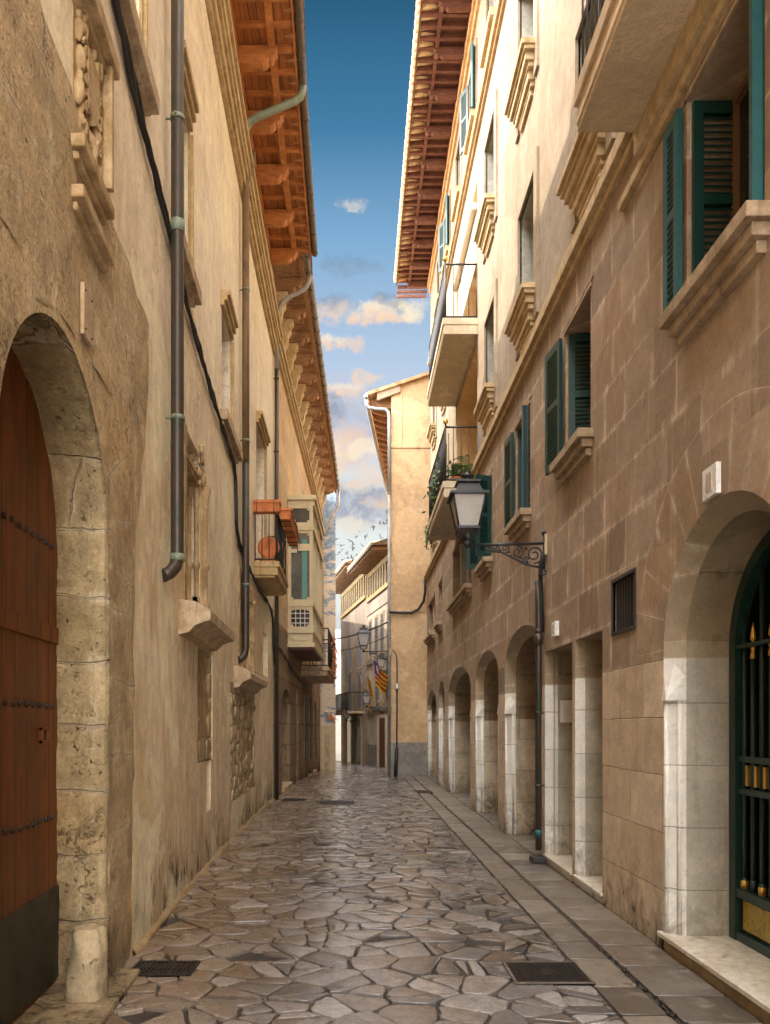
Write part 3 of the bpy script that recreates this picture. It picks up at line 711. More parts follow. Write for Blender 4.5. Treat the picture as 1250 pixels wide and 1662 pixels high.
# coat of arms with its mouldings
def relief(mb, W, h, o, amp, freq, n=34, m=60):
    a, b, c, d = h
    def f(i, j):
        s = a + (b - a) * i; z = c + (d - c) * j
        q = Vector((s, z, .3)); k = abs(mnoise.noise(q * freq)) * .6 + max(0, mnoise.noise(q * freq * 2.1 + Vector((3, 1, 0)))) * .6 + mnoise.noise(q * freq * 5) * .12
        e = min(i, 1 - i, j, 1 - j) * 8
        return W(s, z, o + amp * k * min(1, e))
    mb.grid(f, n, m, True)
g = MB(); g.wbox(WA, *COAT, -.05, .004); r2 = random.Random(17); cs = (COAT[0] + COAT[1]) / 2
wpoly(g, WA, [(cs - .11, 5.32), (cs + .11, 5.32), (cs + .11, 5.12), (cs + .06, 5.02), (cs, 4.97), (cs - .06, 5.02), (cs - .11, 5.12)], 0, .05)
for k in range(64):
    z = 4.80 + .66 * r2.random(); s_ = cs + r2.choice((-1, 1)) * r2.uniform(.03, .20)
    if abs(s_ - cs) < .10 and 5.0 < z < 5.3: continue
    g.blob(WA(s_, z, .02), r2.uniform(.022, .036), .3, 20, 2, (1.0, .75, r2.uniform(1.3, 2.6)))
for k in range(8):
    sg = 1 if k % 2 else -1; z0_ = 4.84 + .075 * k; pts = []
    for q in range(16): an = q * .5; rr = .055 * (1 - q / 20); pts.append(WA(cs + sg * (.12 + rr * math.cos(an)), z0_ + rr * math.sin(an), .04))
    g.tube(pts, .011, 6)
coat = obj('coat_of_arms', g, 'carved_stone', pal, label='weathered carved stone coat of arms with dark hollows')
g = MB(); g.wbox(WA, 4.555, 4.60, 4.78, 5.6, 0, .09); g.wbox(WA, 4.04, 4.66, 5.50, 5.60, 0, .11); g.wbox(WA, 4.06, 4.64, 5.45, 5.50, 0, .06)
obj('moulding', g, 'carved_stone', coat, bevel=.008)
for z, s0, s1 in ((4.66, 4.02, 4.62), (4.38, 4.0, 4.62)):
    g = MB(); g.wbox(WA, s0, s1, z - .03, z + .04, 0, .09); g.wbox(WA, s0 + .03, s1 - .02, z - .075, z - .03, 0, .05)
    obj('ledge', g, 'carved_stone', coat, bevel=.01)

# plain upper windows
def wframe(parent, W, h, depth, mat='window_frame', glass='window_dark', nb=1, split=.62):
    a, b, c, d = h; g = MB(); t = .05; o = -depth
    for x0, x1, y0, y1 in ((a, a + t, c, d), (b - t, b, c, d), (a, b, c, c + t), (a, b, d - t, d), ((a + b) / 2 - .03, (a + b) / 2 + .03, c, d)):
        g.wbox(W, x0, x1, y0, y1, o, o + .05 + .002 * (x1 - x0))
    f = obj('window_frame', g, mat, parent)
    g = MB(); g.face([W(a, c, o + .012), W(b, c, o + .012), W(b, d, o + .012), W(a, d, o + .012)]); obj('pane', g, glass, f)
    return f
for k in ('w0', 'w1', 'w2'):
    a, b, c, d = WIN[k]
    g = MB(); g.wbox(WA, a, b, c, c + .012, -.26, 0)
    sill_l = .16 if k != 'w2' else .55
    g.wbox(WA, a - .2, b + sill_l + .05, c - .14, c - .01, 0, .105); g.wbox(WA, a - .15, b + sill_l, c - .19, c - .14, 0, .05)
    win = obj('window', g, 'sill_stone', pal, bevel=.008)
    g = MB()
    for q in range(3): g.wbox(WA, a - .12 + .02 * q, b + .02 - .03 * q, d + .02 + .07 * q, d + .09 + .07 * q, 0, .05 + .035 * q)
    g.wbox(WA, b + .0, b + .05, c, d + .02, 0, .02); g.wbox(WA, b + .05, b + .09, c, d + .02, 0, .045)
    obj('hood', g, 'trim_stone', win, bevel=.005)
    if k == 'w0':
        g = MB(); g.wbox(WA, a, b, c, d, -.06, -.02); obj('blind', g, 'white_paint', win)
    else: wframe(win, WA, WIN[k], .25)
a, b, c, d = WIN['w3']
g = MB()
for q in range(3): g.wbox(WA, a - .05, b + .10 + .02 * q, d + .02 + .07 * q, d + .09 + .07 * q, 0, .05 + .035 * q)
g.wbox(WA, b, b + .06, c, d + .02, 0, .02); g.wbox(WA, b + .06, b + .12, c, d + .02, 0, .05)
bw = obj('balcony_door', g, 'trim_stone', pal, bevel=.005); wframe(bw, WA, WIN['w3'], .28)

# carved windows with colonnettes and slab sills
def column(mb, c, r, h0, h1, seg=10):
    mb.lathe((c[0], c[1], 0), [(r * 1.9, h0), (r * 1.9, h0 + .06), (r * 1.3, h0 + .10), (r * 1.6, h0 + .13), (r, h0 + .17), (r, h0 + .52), (r * 1.5, h0 + .54), (r * 1.5, h0 + .57), (r, h0 + .60), (r, h1 - .26), (r * 1.35, h1 - .24), (r * 1.1, h1 - .20), (r * 1.7, h1 - .08), (r * 1.9, h1 - .06), (r * 1.9, h1)], seg)
for k, so_, sl in (('g1', (7.12, 8.92), .30), ('g2', (11.12, 13.52), .24)):
    a, b, c, d = WIN[k]; mid = (a + b) / 2
    g = MB()
    n_ = 10
    for q in range(n_):                                    # weathered slab with a sloping top and a cove beneath
        sa, sb = so_[0] + (so_[1] - so_[0]) * q / n_, so_[0] + (so_[1] - so_[0]) * (q + 1) / n_
        pr = [(-.03, c - .02), (sl * .55, c - .05), (sl, c - .13), (sl * .98, c - .22), (sl * .75, c - .24), (sl * .5, c - .27), (sl * .32, c - .33), (-.03, c - .36)]
        A_ = [WA(sa, z, o) for o, z in pr]; B_ = [WA(sb, z, o) for o, z in pr]
        for i_ in range(len(pr) - 1): g.face([A_[i_], A_[i_ + 1], B_[i_ + 1], B_[i_]], False)
        if q == 0: g.face(A_)
        if q == n_ - 1: g.face(B_)
    sill = obj('carved_window', g, 'sill_stone', pal, weld=True)
    for s, o, r in ((b - .035, -.20, .026), (b - .035, -.115, .030), (b - .03, -.03, .026), (b + .10, .03, .040)):
        g = MB(); p = WA(s, 0, o); column(g, p, r, c - .03, d - .30); obj('colonnette', g, 'carved_stone', sill)
    g = MB(); g.wbox(WA, b + .035, b + .16, c - .04, d - .1, -.02, .03); g.wbox(WA, b + .03, b + .20, c + .1, c + .15, 0, .06); g.wbox(WA, b + .03, b + .22, c - .06, c + .0, 0, .08); g.wbox(WA, a - .12, a, c - .06, d, -.02, .02)
    obj('jamb', g, 'carved_stone', sill, bevel=.006)
    g = MB(); n = 34 if k == 'g1' else 14
    r2 = random.Random(5)
    for q in range(n):                                     # leaves and little figures of the carved head
        s = b - .22 + .34 * r2.random(); z = d - .34 + (.52 if k == 'g1' else .3) * r2.random() ** 1.2
        g.blob(WA(s, z, -.10 + .15 * r2.random()), r2.uniform(.018, .036), .25, 20, 2, (.8, .8, r2.uniform(1.2, 2.2)))
    for q in range(7): g.tube([WA(b - .4 + .05 * q, d - .30 + .02 * q, -.2), WA(b - .4 + .05 * q, d - .22 + .02 * q, .02)], .012, 6)
    g.wbox(WA, a, b - .0, d - .34, d - .29, -.25, .004); g.wbox(WA, a, b, d - .29, d - .25, -.25, .02)
    obj('tracery', g, 'carved_stone', sill)
    wframe(sill, WA, (a, b, c, d), .25)
# uncovered masonry: blocked pointed window and rubble panel
g = MB(); r2 = random.Random(11)
h = PATCH[0]; g.face([WA(h[0], h[2], -.05), WA(h[1], h[2], -.05), WA(h[1], h[3], -.05), WA(h[0], h[3], -.05)])
h = PATCH[1]; g.face([WA(h[0], h[2], -.05), WA(h[1], h[2], -.05), WA(h[1], h[3], -.05), WA(h[0], h[3], -.05)])
mort = obj('uncovered_masonry', g, 'carved_stone', pal, label='patches of bare rubble masonry showing through the plaster')
g = MB(); cells = voronoi(*PATCH[1][:2], *PATCH[1][2:], .17, r2)
slabs(g, cells, r2, .010, .05, .006, lambda s, z, o: WA(s, z, o * 1.0 + .012 + .03 * mnoise.noise(Vector((s * 3, z * 3, 0)))), lift=.02, bev=.022)
obj('rubble_infill', g, 'rubble', mort)
g = MB(); cells = voronoi(*PATCH[0][:2], *PATCH[0][2:], .26, r2, .25)
slabs(g, [(c, p) for c, p in cells if not (8.5 < c[0] < 9.0 and 1.4 < c[1] < 2.5)], r2, .007, .04, .004, lambda s, z, o: WA(s, z, o - .015), lift=.006, bev=.01)
obj('blocked_window', g, 'rubble', mort)
g = MB()                                                   # plaster with a pointed edge over the patch corners
for sgn, x0 in ((1, 8.16), (-1, 9.2)):
    mid = 8.68; P_ = [(x0, 2.97)] + [(x0 + (mid - x0) * (1 - math.cos(PI / 2 * k / 8)), 2.2 + .77 * math.sin(PI / 2 * k / 8)) for k in range(9)]
    wpoly(g, WA, P_, -.05, .002)
obj('plaster_edge', g, 'plaster_left', mort)

# cornice, frieze medallions, eaves
g = MB(); g.wbox(WA, -5, 16.95, 9.74, 9.80, 0, .06); g.wbox(WA, -5, 16.95, 9.80, 9.93, 0, .10); g.wbox(WA, -5, 16.95, 9.93, 9.99, 0, .14); g.wbox(WA, -5, 16.95, 9.99, 10.12, 0, .17); g.wbox(WA, -5, 16.95, 10.12, 10.20, 0, .21)
obj('cornice', g, 'trim_stone', pal, bevel=.006)
g = MB(); g.wbox(WA, -5, 16.95, 11.0, 11.16, 0, .06); obj('frieze_band', g, 'trim_stone', pal, bevel=.006)
for k in range(11):
    g = MB(); s = 5.1 + 1.17 * k
    wpoly(g, WA, [(s - .24, 10.95), (s - .24, 10.45), (s - .12, 10.30), (s + .12, 10.30), (s + .24, 10.45), (s + .24, 10.95)], 0, .07)
    g.blob(WA(s, 10.66, .07), .13, .5, 9, 2, (.35, 1, 1.5)); obj('medallion', g, 'trim_stone', pal, bevel=.01)
ZE = 11.3; EO = .86
g = MB(); g.wbox(WA, -5, 16.0, ZE + .10, ZE + .14, -.1, EO)
eave = obj('eave_boards', g, 'eave_planks', pal)
g = MB(); g.wbox(WA, -5, 16.0, ZE - .12, ZE + .10, 0, .07); g.wbox(WA, -5, 16.0, ZE - .20, ZE - .12, 0, .045); obj('wall_plate', g, 'eave_wood', eave)
g = MB(); g.wbox(WA, -5, 16.0, ZE + .01, ZE + .06, .50, .60); obj('purlin', g, 'eave_wood', eave, bevel=.004)
g = MB(); g.wbox(WA, -5, 16.0, ZE + .03, ZE + .16, EO, EO + .03); obj('fascia', g, 'eave_wood', eave)
for k in range(14):
    s = 15.8 - 1.17 * k
    P_ = [(.07, ZE - .19), (.07, ZE + .06), (.62, ZE + .06), (.63, ZE + .0), (.59, ZE - .03), (.57, ZE - .09), (.54, ZE - .12), (.50, ZE - .125), (.47, ZE - .165), (.42, ZE - .19)]
    g = MB(); a = [WA(s - .08, z, o) for o, z in P_]; b = [WA(s + .08, z, o) for o, z in P_]
    g.face(a); g.face(b)
    for i in range(len(a)): g.face([a[i], a[(i + 1) % len(a)], b[(i + 1) % len(a)], b[i]])
    obj('bracket', g, 'eave_wood', eave, bevel=.004)
g = MB()
for k in range(14):
    for q in (.39, .78):
        s = 15.8 - 1.17 * k - 1.17 + q; g.wbox(WA, s - .03, s + .03, ZE + .045, ZE + .10, .05, EO - .02)
for k in range(14): g.wbox(WA, 15.8 - 1.17 * k - .05, 15.8 - 1.17 * k + .05, ZE + .045, ZE + .10, .62, EO - .02)
obj('rafters', g, 'eave_wood', eave)
g = MB()
for k in range(100):
    s = 15.95 - .2 * k
    g.tube([WA(s, ZE + .20, EO - .25), WA(s, ZE + .17, EO + .07)], [.085, .095], 8)
tl = obj('eave_tiles', g, 'tile', pal)
gx = lambda y: XA(y) + EO + .10
g = MB(); ys_ = [-4 + 1.0 * k for k in range(21)]
g.tube([(gx(y), y, ZE + .10) for y in ys_], .062, 10); obj('gutter', g, 'gutter', pal)
g = MB()
for k in range(34): y = 15.9 - .58 * k; g.tube([(gx(y), y - .012, ZE + .10), (gx(y), y + .012, ZE + .10)], .072, 10)
obj('gutter_collars', g, 'gutter', tl)
g = MB(); g.face([(XA(-4) + EO, -5, ZE + .20), (XA(16) + EO, 16.95, ZE + .20), (-9, 16.95, ZE + 3.0), (-9, -5, ZE + 3.0)]); g.face([(-12, -5, 11.3), (-12, 16.95, 11.3), (-9, 16.95, ZE + 3.0), (-9, -5, ZE + 3.0)])
obj('roof', g, 'tile', pal)

# downpipes
def pipe(name, pts, r, mat, parent, collars=(), cmat=None):
    g = MB(); g.tube(pts, r, 12); p = obj(name, g, mat, parent)
    if collars:
        g = MB()
        for c in collars:
            c = Vector(c); g.tube([c - Vector((0, 0, .018)), c + Vector((0, 0, .018))], r * 1.14, 12); g.tube([c, c + Vector((-.10 if c.x < 0 else .10, 0, 0))], .008, 5)
            g.tube([c + Vector((0, -r, .0)), c + Vector((0, -r - .03, 0))], .009, 5)
        obj('pipe_clamps', g, cmat or mat, p)
    return p
xw = XA(6.55)
pipe('downpipe', [(xw + .10, 6.56, 11.2), (xw + .10, 6.56, 6.1), (xw + .10, 6.55, 3.06), (xw + .10, 6.54, 3.0), (xw + .12, 6.50, 2.92), (xw + .17, 6.42, 2.86), (xw + .21, 6.36, 2.84)][:3] + [(xw + .10, 6.55, 3.02), (xw + .085, 6.53, 2.95), (xw + .055, 6.48, 2.89), (xw + .01, 6.42, 2.85)], .056, 'copper_pipe', pal,
     [(xw + .10, 6.56, z) for z in (6.77, 4.22)], 'verdigris')
g = MB(); g.tube([(xw + .10, 6.56, 5.8), (xw + .10, 6.56, 5.9)], .061, 12); g.tube([(xw + .10, 6.55, 3.0), (xw + .10, 6.55, 3.06)], .063, 12); obj('pipe_joints', g, 'verdigris', pal)
y2 = 11.75; x2 = XA(y2) + .09
sw = [(gx(y2), y2, ZE + .08), (gx(y2), y2, ZE - .02), (gx(y2) - .03, y2, ZE - .10), (gx(y2) - .12, y2, ZE - .17), (x2 + .16, y2, ZE - .42), (x2 + .05, y2, ZE - .50), (x2, y2, ZE - .62), (x2, y2, ZE - 1.1), (x2, y2, 10.2)]
pipe('downpipe', sw, .055, 'verdigris', pal)
pipe('downpipe', [(x2 + .1, y2, 10.35), (x2 + .1, y2, 10.2), (x2, y2, 9.9), (x2, y2, 8), (x2, y2, 5.6)], .055, 'ochre_pipe', pal)
pipe('downpipe', [(x2, y2, 5.65), (x2, y2, 4), (x2, y2, 2.80), (x2 - .01, y2 - .03, 2.70), (x2 - .04, y2 - .12, 2.62), (x2 - .08, y2 - .2, 2.58)], .055, 'copper_pipe', pal, [(x2, y2, z) for z in (8.25, 5.95, 3.75)], 'verdigris')
# wall foot: rough plaster fillet
g = MB()
def foot(i, j):
    y = 5.35 + (16.9 - 5.35) * i; a = PI / 2 * j; r = .045 * (1 + .8 * mnoise.noise(Vector((y * 2.2, j, 0))) + .5 * mnoise.noise(Vector((y * 9, j, 5))))
    return (XA(y) + r * math.sin(a) + .002, y, r * 1.15 * math.cos(a) - .012)
g.grid(foot, 130, 5); obj('foot_fillet', g, 'step_riser', pal)

# balcony with terracotta planters
BY0, BY1, BP = 13.55, 15.6, .42
g = MB(); g.wbox(WA, BY0, BY1, 4.40, 4.50, 0, BP + .03); g.wbox(WA, BY0 + .02, BY1 - .02, 4.26, 4.40, 0, BP); g.wbox(WA, BY0 + .06, BY1 - .06, 4.22, 4.26, 0, BP - .05)
bal = obj('balcony', g, 'trim_stone', pal, bevel=.01)
g = MB(); top = 5.42
def rail_line(mb, pts, z0, z1, n, r=.009, rr=.016):
    for (a, b), m_ in zip(zip(pts, pts[1:]), n):
        a, b = Vector(a), Vector(b)
        for k in range(m_ + 1):
            p = a.lerp(b, k / m_); mb.tube([(p.x, p.y, z0), (p.x, p.y, z1)], r, 6)
        for z in (z0 + .04, z1): mb.tube([(a.x, a.y, z), (b.x, b.y, z)], rr, 6)
def wp(W, s, o): p = W(s, 0, o); return (p.x, p.y, 0)
rail_line(g, [wp(WA, BY0 + .04, .02), wp(WA, BY0 + .04, BP - .03), wp(WA, BY1 - .04, BP - .03), wp(WA, BY1 - .04, .02)], 4.5, top, (3, 16, 3))
obj('railing', g, 'iron', bal)
def planter_mesh(l, wd=.20, h=.17, sl=.8):
    g = MB()
    def ring(x, y, z): return [(-x, -y, z), (x, -y, z), (x, y, z), (-x, y, z)]
    lv = [ring(l / 2 * .95, wd / 2 * sl, 0), ring(l / 2 * .98, wd / 2 * .95, h * .76), ring(l / 2 + .012, wd / 2 + .012, h * .76), ring(l / 2 + .012, wd / 2 + .012, h), ring(l / 2 - .015, wd / 2 - .015, h), ring(l / 2 - .02, wd / 2 - .02, h * .6)]
    g.face(lv[0]); g.face(lv[-1])
    for a, b in zip(lv, lv[1:]):
        for i in range(4): g.face([a[i], a[(i + 1) % 4], b[(i + 1) % 4], b[i]])
    return g
def planter(label, loc, rz, l=.5, wd=.2, h=.17):
    o = thing('planter', label, 'planter', loc, 'terracotta planters on the left balcony'); o.rotation_euler.z = rz
    obj('box', planter_mesh(l, wd, h), 'terracotta', o, local=True, bevel=.006)
    g = MB(); g.box(-l / 2 + .02, l / 2 - .02, -wd / 2 + .02, wd / 2 - .02, h * .8, h * .86); obj('soil', g, 'mortar', o, local=True)
    g = MB()
    for x in (-l * .3, l * .3): g.tube([(x, -wd / 2 - .018, h * 1.0), (x, -wd / 2 - .018, -.02), (x, wd / 2, -.02)], .006, 5)
    obj('hanger', g, 'iron', o, local=True)
    return o
xb = XA(BY0)
planter('long terracotta planter across the near end of the iron balcony', (xb + .22, BY0 - .02, 5.34), 0, .50, .22, .20)
planter('terracotta planter on the balcony corner beside the long one', (XA(14.2) + BP + .12, 14.05, 5.30), R(90), .55, .22, .20)
planter('reddish terracotta planter in the middle of the balcony front rail', (XA(14.7) + BP + .13, 14.72, 5.27), R(90), .6, .22, .20)
planter('reddish terracotta planter at the far end of the balcony front rail', (XA(15.3) + BP + .13, 15.32, 5.23), R(90), .5, .22, .20)
o = thing('terracotta_jar', 'large round terracotta jar standing behind the bars of the left balcony', 'jar', (XA(14) + .22, 13.95, 4.5))
g = MB(); g.lathe((0, 0, 0), [(.13, 0), (.16, .03), (.16, .10), (.13, .13)], 20); obj('foot', g, 'terracotta', o, local=True)
g = MB(); n0 = len(g.v); g.lathe((0, 0, 0), [(.02, -.07), (.15, -.065), (.19, -.04), (.20, 0), (.19, .03), (.165, .045), (.155, .035), (.09, .05), (.08, .04), (.02, .05)], 28)
g.v = [(x, -z - .0, y + .33) for x, y, z in g.v]; obj('body', g, 'terracotta', o, local=True)
o = thing('dry_plant', 'dry twisted stem growing against the bars of the left balcony', 'plant', (XA(15) + BP - .08, 14.6, 4.5))
g = MB(); r2 = random.Random(2)
for k in range(7):
    p = Vector((0, r2.uniform(-.3, .3), 0)); pts = [p.copy()]
    for q in range(6): p = p + Vector((r2.uniform(-.05, .06), r2.uniform(-.07, .07), r2.uniform(.05, .14))); pts.append(p.copy())
    g.tube(pts, [.012 - .0015 * i for i in range(7)], 5)
obj('stem', g, 'trim_stone', o, local=True)

# black cable looping along the palace and on under the balconies
cb = [(4.6, 6.3), (4.86, 6.17), (5.41, 6.0), (6.11, 5.89), (7.44, 5.63), (8.95, 5.46), (10.3, 5.36), (10.85, 5.30), (11.0, 5.18), (11.05, 4.9), (11.1, 4.55), (11.35, 4.32), (12.0, 4.24), (12.6, 4.20), (13.2, 4.17), (13.7, 4.14), (14.6, 4.12), (15.6, 4.10), (16.2, 4.05), (16.5, 3.9), (16.6, 3.6), (16.7, 3.2), (16.9, 2.95)]
g = MB(); r2 = random.Random(4)
def fine(c, n=5):
    out = []
    for (a, b), (e, f) in zip(c, c[1:]):
        for k in range(n): out.append((a + (e - a) * k / n, b + (f - b) * k / n))
    return out + [c[-1]]
for q in range(3):
    g.tube([WA(s, z + .014 * math.sin(s * 5 + q * 2) - .018 * q, .035 + .012 * math.cos(s * 7 + q * 2)) for s, z in fine(cb)], .017, 6)
tag(obj('cable', g, 'cable'), 'thick black cable bundle sagging along the left palace wall', 'cable')
o = thing('guard_stone', 'worn pale guard stone at the foot of the arched portal', 'guard stone', (XA(4.45) - .03, 4.48, 0))
g = MB()
def gs(i, j):
    a = 2 * PI * i; z = .43 * j; r = .115 * (1.08 - .28 * j); k = .8 if j > .985 else 1
    d = mnoise.noise(Vector((math.cos(a) * 1.5, math.sin(a) * 1.5, z * 5))) * .022 + mnoise.noise(Vector((math.cos(a) * 5, math.sin(a) * 5, z * 18))) * .007
    return ((r + d) * math.cos(a) * k, (r * 1.05 + d) * math.sin(a) * k, z)
g.grid(gs, 26, 16); g.face([gs(k / 26, 1) for k in range(26)], True); obj('stone_body', g, 'guard_stone', o, local=True)
o = thing('sign_plate', 'small beige plate on the palace wall above the portal stones', 'sign', WA(4.24, 3.72, .02))
g = MB(); g.wbox(WA, 4.16, 4.31, 3.72, 4.0, .022, .045); obj('plate', g, 'sill_stone', o, bevel=.004)
g = MB()
for z in (3.755, 3.965):
    for s in (4.18, 4.29): g.blob(WA(s, z, .046), .007, 0, 1, 1)
obj('screws', g, 'iron', o)

# ================================================================== town house beyond the palace
th = thing('town_house', 'left town house of brown stone with glazed cream oriel and carved bracket eaves', 'house', (XA(24), 24, 0))
Y0, Y1 = 16.95, 32.6
BD = [(18.55, 20.4, 0, 2.55), (21.9, 22.75, -.3, 2.72), (24.2, 25.0, -.3, 2.62), (26.4, 27.2, -.3, 2.62), (28.6, 29.6, -.3, 2.5)]
g = MB(); wall_grid(g, WA, Y0, Y1, -.5, 4.0, BD)
for h in BD: reveal(g, WA, h, .35)
obj('lower_wall', g, 'stone_b', th)
g = MB(); wall_grid(g, WA, Y0, Y1, 4.0, 11.4, [])
g.face([(XA(Y0), Y0, 11.4), (XA(Y0), Y0, 11.5), (-12, Y0, 11.5), (-12, Y0, 11.4)]); g.face([(XA(Y1), Y1, -.5), (XA(Y1), Y1, 11.4), (-12, Y1, 11.4), (-12, Y1, -.5)])
obj('upper_wall', g, 'stone_b_upper', th)
g = MB(); g.wbox(WA, Y0, Y1, 9.96, 10.04, 0, .07); g.wbox(WA, Y0, Y1, 10.04, 10.14, 0, .12); g.wbox(WA, Y0, Y1, 10.14, 10.22, 0, .17)
obj('cornice', g, 'roof_edge', th, bevel=.005)
for k, h in enumerate(BD):
    g = MB(); a, b, c, d = h
    g.face([WA(a, c, -.34), WA(b, c, -.34), WA(b, d, -.34), WA(a, d, -.34)])
    if k == 0: spandrel(g, WA, (a + b) / 2, (b - a) / 2, d - .55, .54, d)
    dr = obj('door', g, 'door_wood' if k else 'stone_b', th)
    if k >= 2:
        for s in (b + .02,):
            g = MB(); g.wbox(WA, s, s + .12, c + .7, d, 0, .04); obj('shutter', g, 'shutter_dark', dr)
    g = MB(); g.wbox(WA, a - .05, b + .05, c, c + .12 + (.1 if c < 0 else 0), -.33, .08); obj('step', g, 'sill_stone', dr, bevel=.01)
EO2 = .70; ZE2 = 11.45
g = MB(); g.wbox(WA, Y0 - .6, Y1, ZE2 + .08, ZE2 + .12, 0, EO2)
ev = obj('eave_boards', g, 'old_timber', th)
g = MB(); g.wbox(WA, Y0 - .6, Y1, ZE2 + .0, ZE2 + .08, EO2 - .10, EO2 - .01); obj('edge_beam', g, 'old_timber', ev)
for k in range(14):
    s = 17.15 + 1.15 * k
    P_ = [(0, ZE2 - .25), (0, ZE2 + .08), (.62, ZE2 + .08), (.62, ZE2 + .02), (.57, ZE2 - .02), (.60, ZE2 - .07), (.54, ZE2 - .13), (.48, ZE2 - .11), (.42, ZE2 - .18), (.2, ZE2 - .2)]
    g = MB(); a = [WA(s - .1, z, o) for o, z in P_]; b = [WA(s + .1, z, o) for o, z in P_]
    g.face(a); g.face(b)
    for i in range(len(a)): g.face([a[i], a[(i + 1) % len(a)], b[(i + 1) % len(a)], b[i]])
    br = obj('bracket', g, 'old_timber', ev, bevel=.012)
    P_ = [(0, ZE2 - 1.15), (0, ZE2 - .25), (.30, ZE2 - .25), (.30, ZE2 - .33), (.24, ZE2 - .36), (.25, ZE2 - .50), (.18, ZE2 - .60), (.17, ZE2 - .78), (.10, ZE2 - .9), (.08, ZE2 - 1.1)]
    g = MB(); a = [WA(s - .13, z, o) for o, z in P_]; b = [WA(s + .13, z, o) for o, z in P_]
    g.face(a); g.face(b)
    for i in range(len(a)): g.face([a[i], a[(i + 1) % len(a)], b[(i + 1) % len(a)], b[i]])
    obj('corbel', g, 'roof_edge', th, bevel=.012)
    if k < 13:
        g = MB(); m0 = s + .575
        g.wbox(WA, m0 - .2, m0 + .2, ZE2 + .05, ZE2 + .08, .16, .19); g.wbox(WA, m0 - .2, m0 + .2, ZE2 + .05, ZE2 + .08, .45, .48); g.wbox(WA, m0 - .2, m0 - .17, ZE2 + .05, ZE2 + .08, .16, .48); g.wbox(WA, m0 + .17, m0 + .2, ZE2 + .05, ZE2 + .08, .16, .48); g.wbox(WA, m0 - .06, m0 + .06, ZE2 + .04, ZE2 + .08, .27, .37)
        obj('coffer', g, 'old_timber', ev)
g = MB()
for k in range(80): s = Y0 - .5 + .2 * k; g.tube([WA(s, ZE2 + .20, EO2 - .2), WA(s, ZE2 + .16, EO2 + .05)], [.085, .095], 7)
obj('eave_tiles', g, 'tile', th)
g = MB(); g.tube([(XA(y) + EO2 + .09, y, ZE2 + .10) for y in (Y0 - .75, 20, 24, 28, Y1)], .062, 10); gu = obj('gutter', g, 'grey_pipe', th)
g = MB()
for k in range(26): y = Y0 - .7 + .62 * k; g.tube([(XA(y) + EO2 + .09, y - .014, ZE2 + .10), (XA(y) + EO2 + .09, y + .014, ZE2 + .10)], .074, 10)
obj('gutter_collars', g, 'gutter', gu)
g = MB(); g.face([(XA(Y0) + EO2, Y0 - .6, ZE2 + .2), (XA(Y1) + EO2, Y1, ZE2 + .2), (-9, Y1, ZE2 + 3), (-9, Y0 - .6, ZE2 + 3)]); obj('roof', g, 'tile', th)
y3 = 16.85; x3 = XA(y3) + .08; gx3 = XA(y3) + EO2 + .09
pipe('downpipe', [(gx3, y3, ZE2 + .05), (gx3, y3, ZE2 - .12), (gx3 - .08, y3, ZE2 - .28), (x3 + .25, y3, ZE2 - .48), (x3 + .10, y3, ZE2 - .60), (x3 + .02, y3, ZE2 - .8), (x3, y3, ZE2 - 1.05), (x3, y3, 9.4)], .05, 'grey_pipe', th)
pipe('downpipe', [(x3, y3, 9.45), (x3, y3, 5), (x3, y3, 0)], .045, 'copper_pipe', th, [(x3, y3, z) for z in (9.2, 7.6, 5.6, 3.6, 1.6)])
pipe('downpipe', [(XA(Y1) + EO2 + .09, Y1 - .1, ZE2 + .05), (XA(Y1) + EO2 + .09, Y1 - .1, ZE2 - .5), (XA(Y1) + .4, Y1 - .1, ZE2 - 1.3), (XA(Y1) + .1, Y1 - .1, ZE2 - 1.8), (XA(Y1) + .1, Y1 - .1, 4)], .04, 'sill_stone', th)
# oriel: a glazed timber box on a moulded base
OY0, OY1, OP = 19.8, 23.5, .65
o1 = OP
g = MB()
g.wbox(WA, OY0 - .05, OY1 + .05, 7.40, 7.52, 0, o1 + .09); g.wbox(WA, OY0, OY1, 7.26, 7.40, 0, o1 + .04)
for z0, z1 in ((6.62, 6.76), (4.66, 4.78), (3.98, 4.08)): g.wbox(WA, OY0 - .02, OY1 + .02, z0, z1, 0, o1 + .03)
g.wbox(WA, OY0 - .03, OY1 + .03, 3.62, 3.74, 0, o1 + .05)
obj('oriel', g, 'oriel_paint', th, bevel=.006); ori = bpy.data.objects[-1] if False else [o for o in th.children if o.name.startswith('oriel')][0]
g = MB(); g.wbox(WA, OY0 + .02, OY1 - .02, 3.74, 3.98, 0, o1); g.wbox(WA, OY0 - .005, OY0 + .03, 3.79, 3.93, .12, o1 - .12); obj('panel', g, 'oriel_paint', ori, bevel=.006)
g = MB(); g.wbox(WA, OY0 + .05, OY1 - .05, 3.56, 3.62, 0, o1 - .02); obj('soffit', g, 'dark_timber', ori)
g = MB()
for zz in ((4.08, 4.66), (4.78, 6.62), (6.76, 7.26)):
    for s, o in ((OY0, .0), (OY0, o1 - .09), (OY1 - .09, o1 - .09), (OY0 + 1.2, o1 - .09), (OY0 + 2.4, o1 - .09)):
        g.wbox(WA, s, s + .09, zz[0], zz[1], o, o + .09)
    for s in [OY0 + .3 * k for k in range(1, 12) if k % 4]: g.wbox(WA, s + .02, s + .06, zz[0], zz[1], o1 - .07, o1 - .02)
    g.wbox(WA, OY0, OY0 + .05, zz[0], zz[0] + .07, .09, o1 - .09); g.wbox(WA, OY0, OY0 + .05, zz[1] - .07, zz[1], .09, o1 - .09)
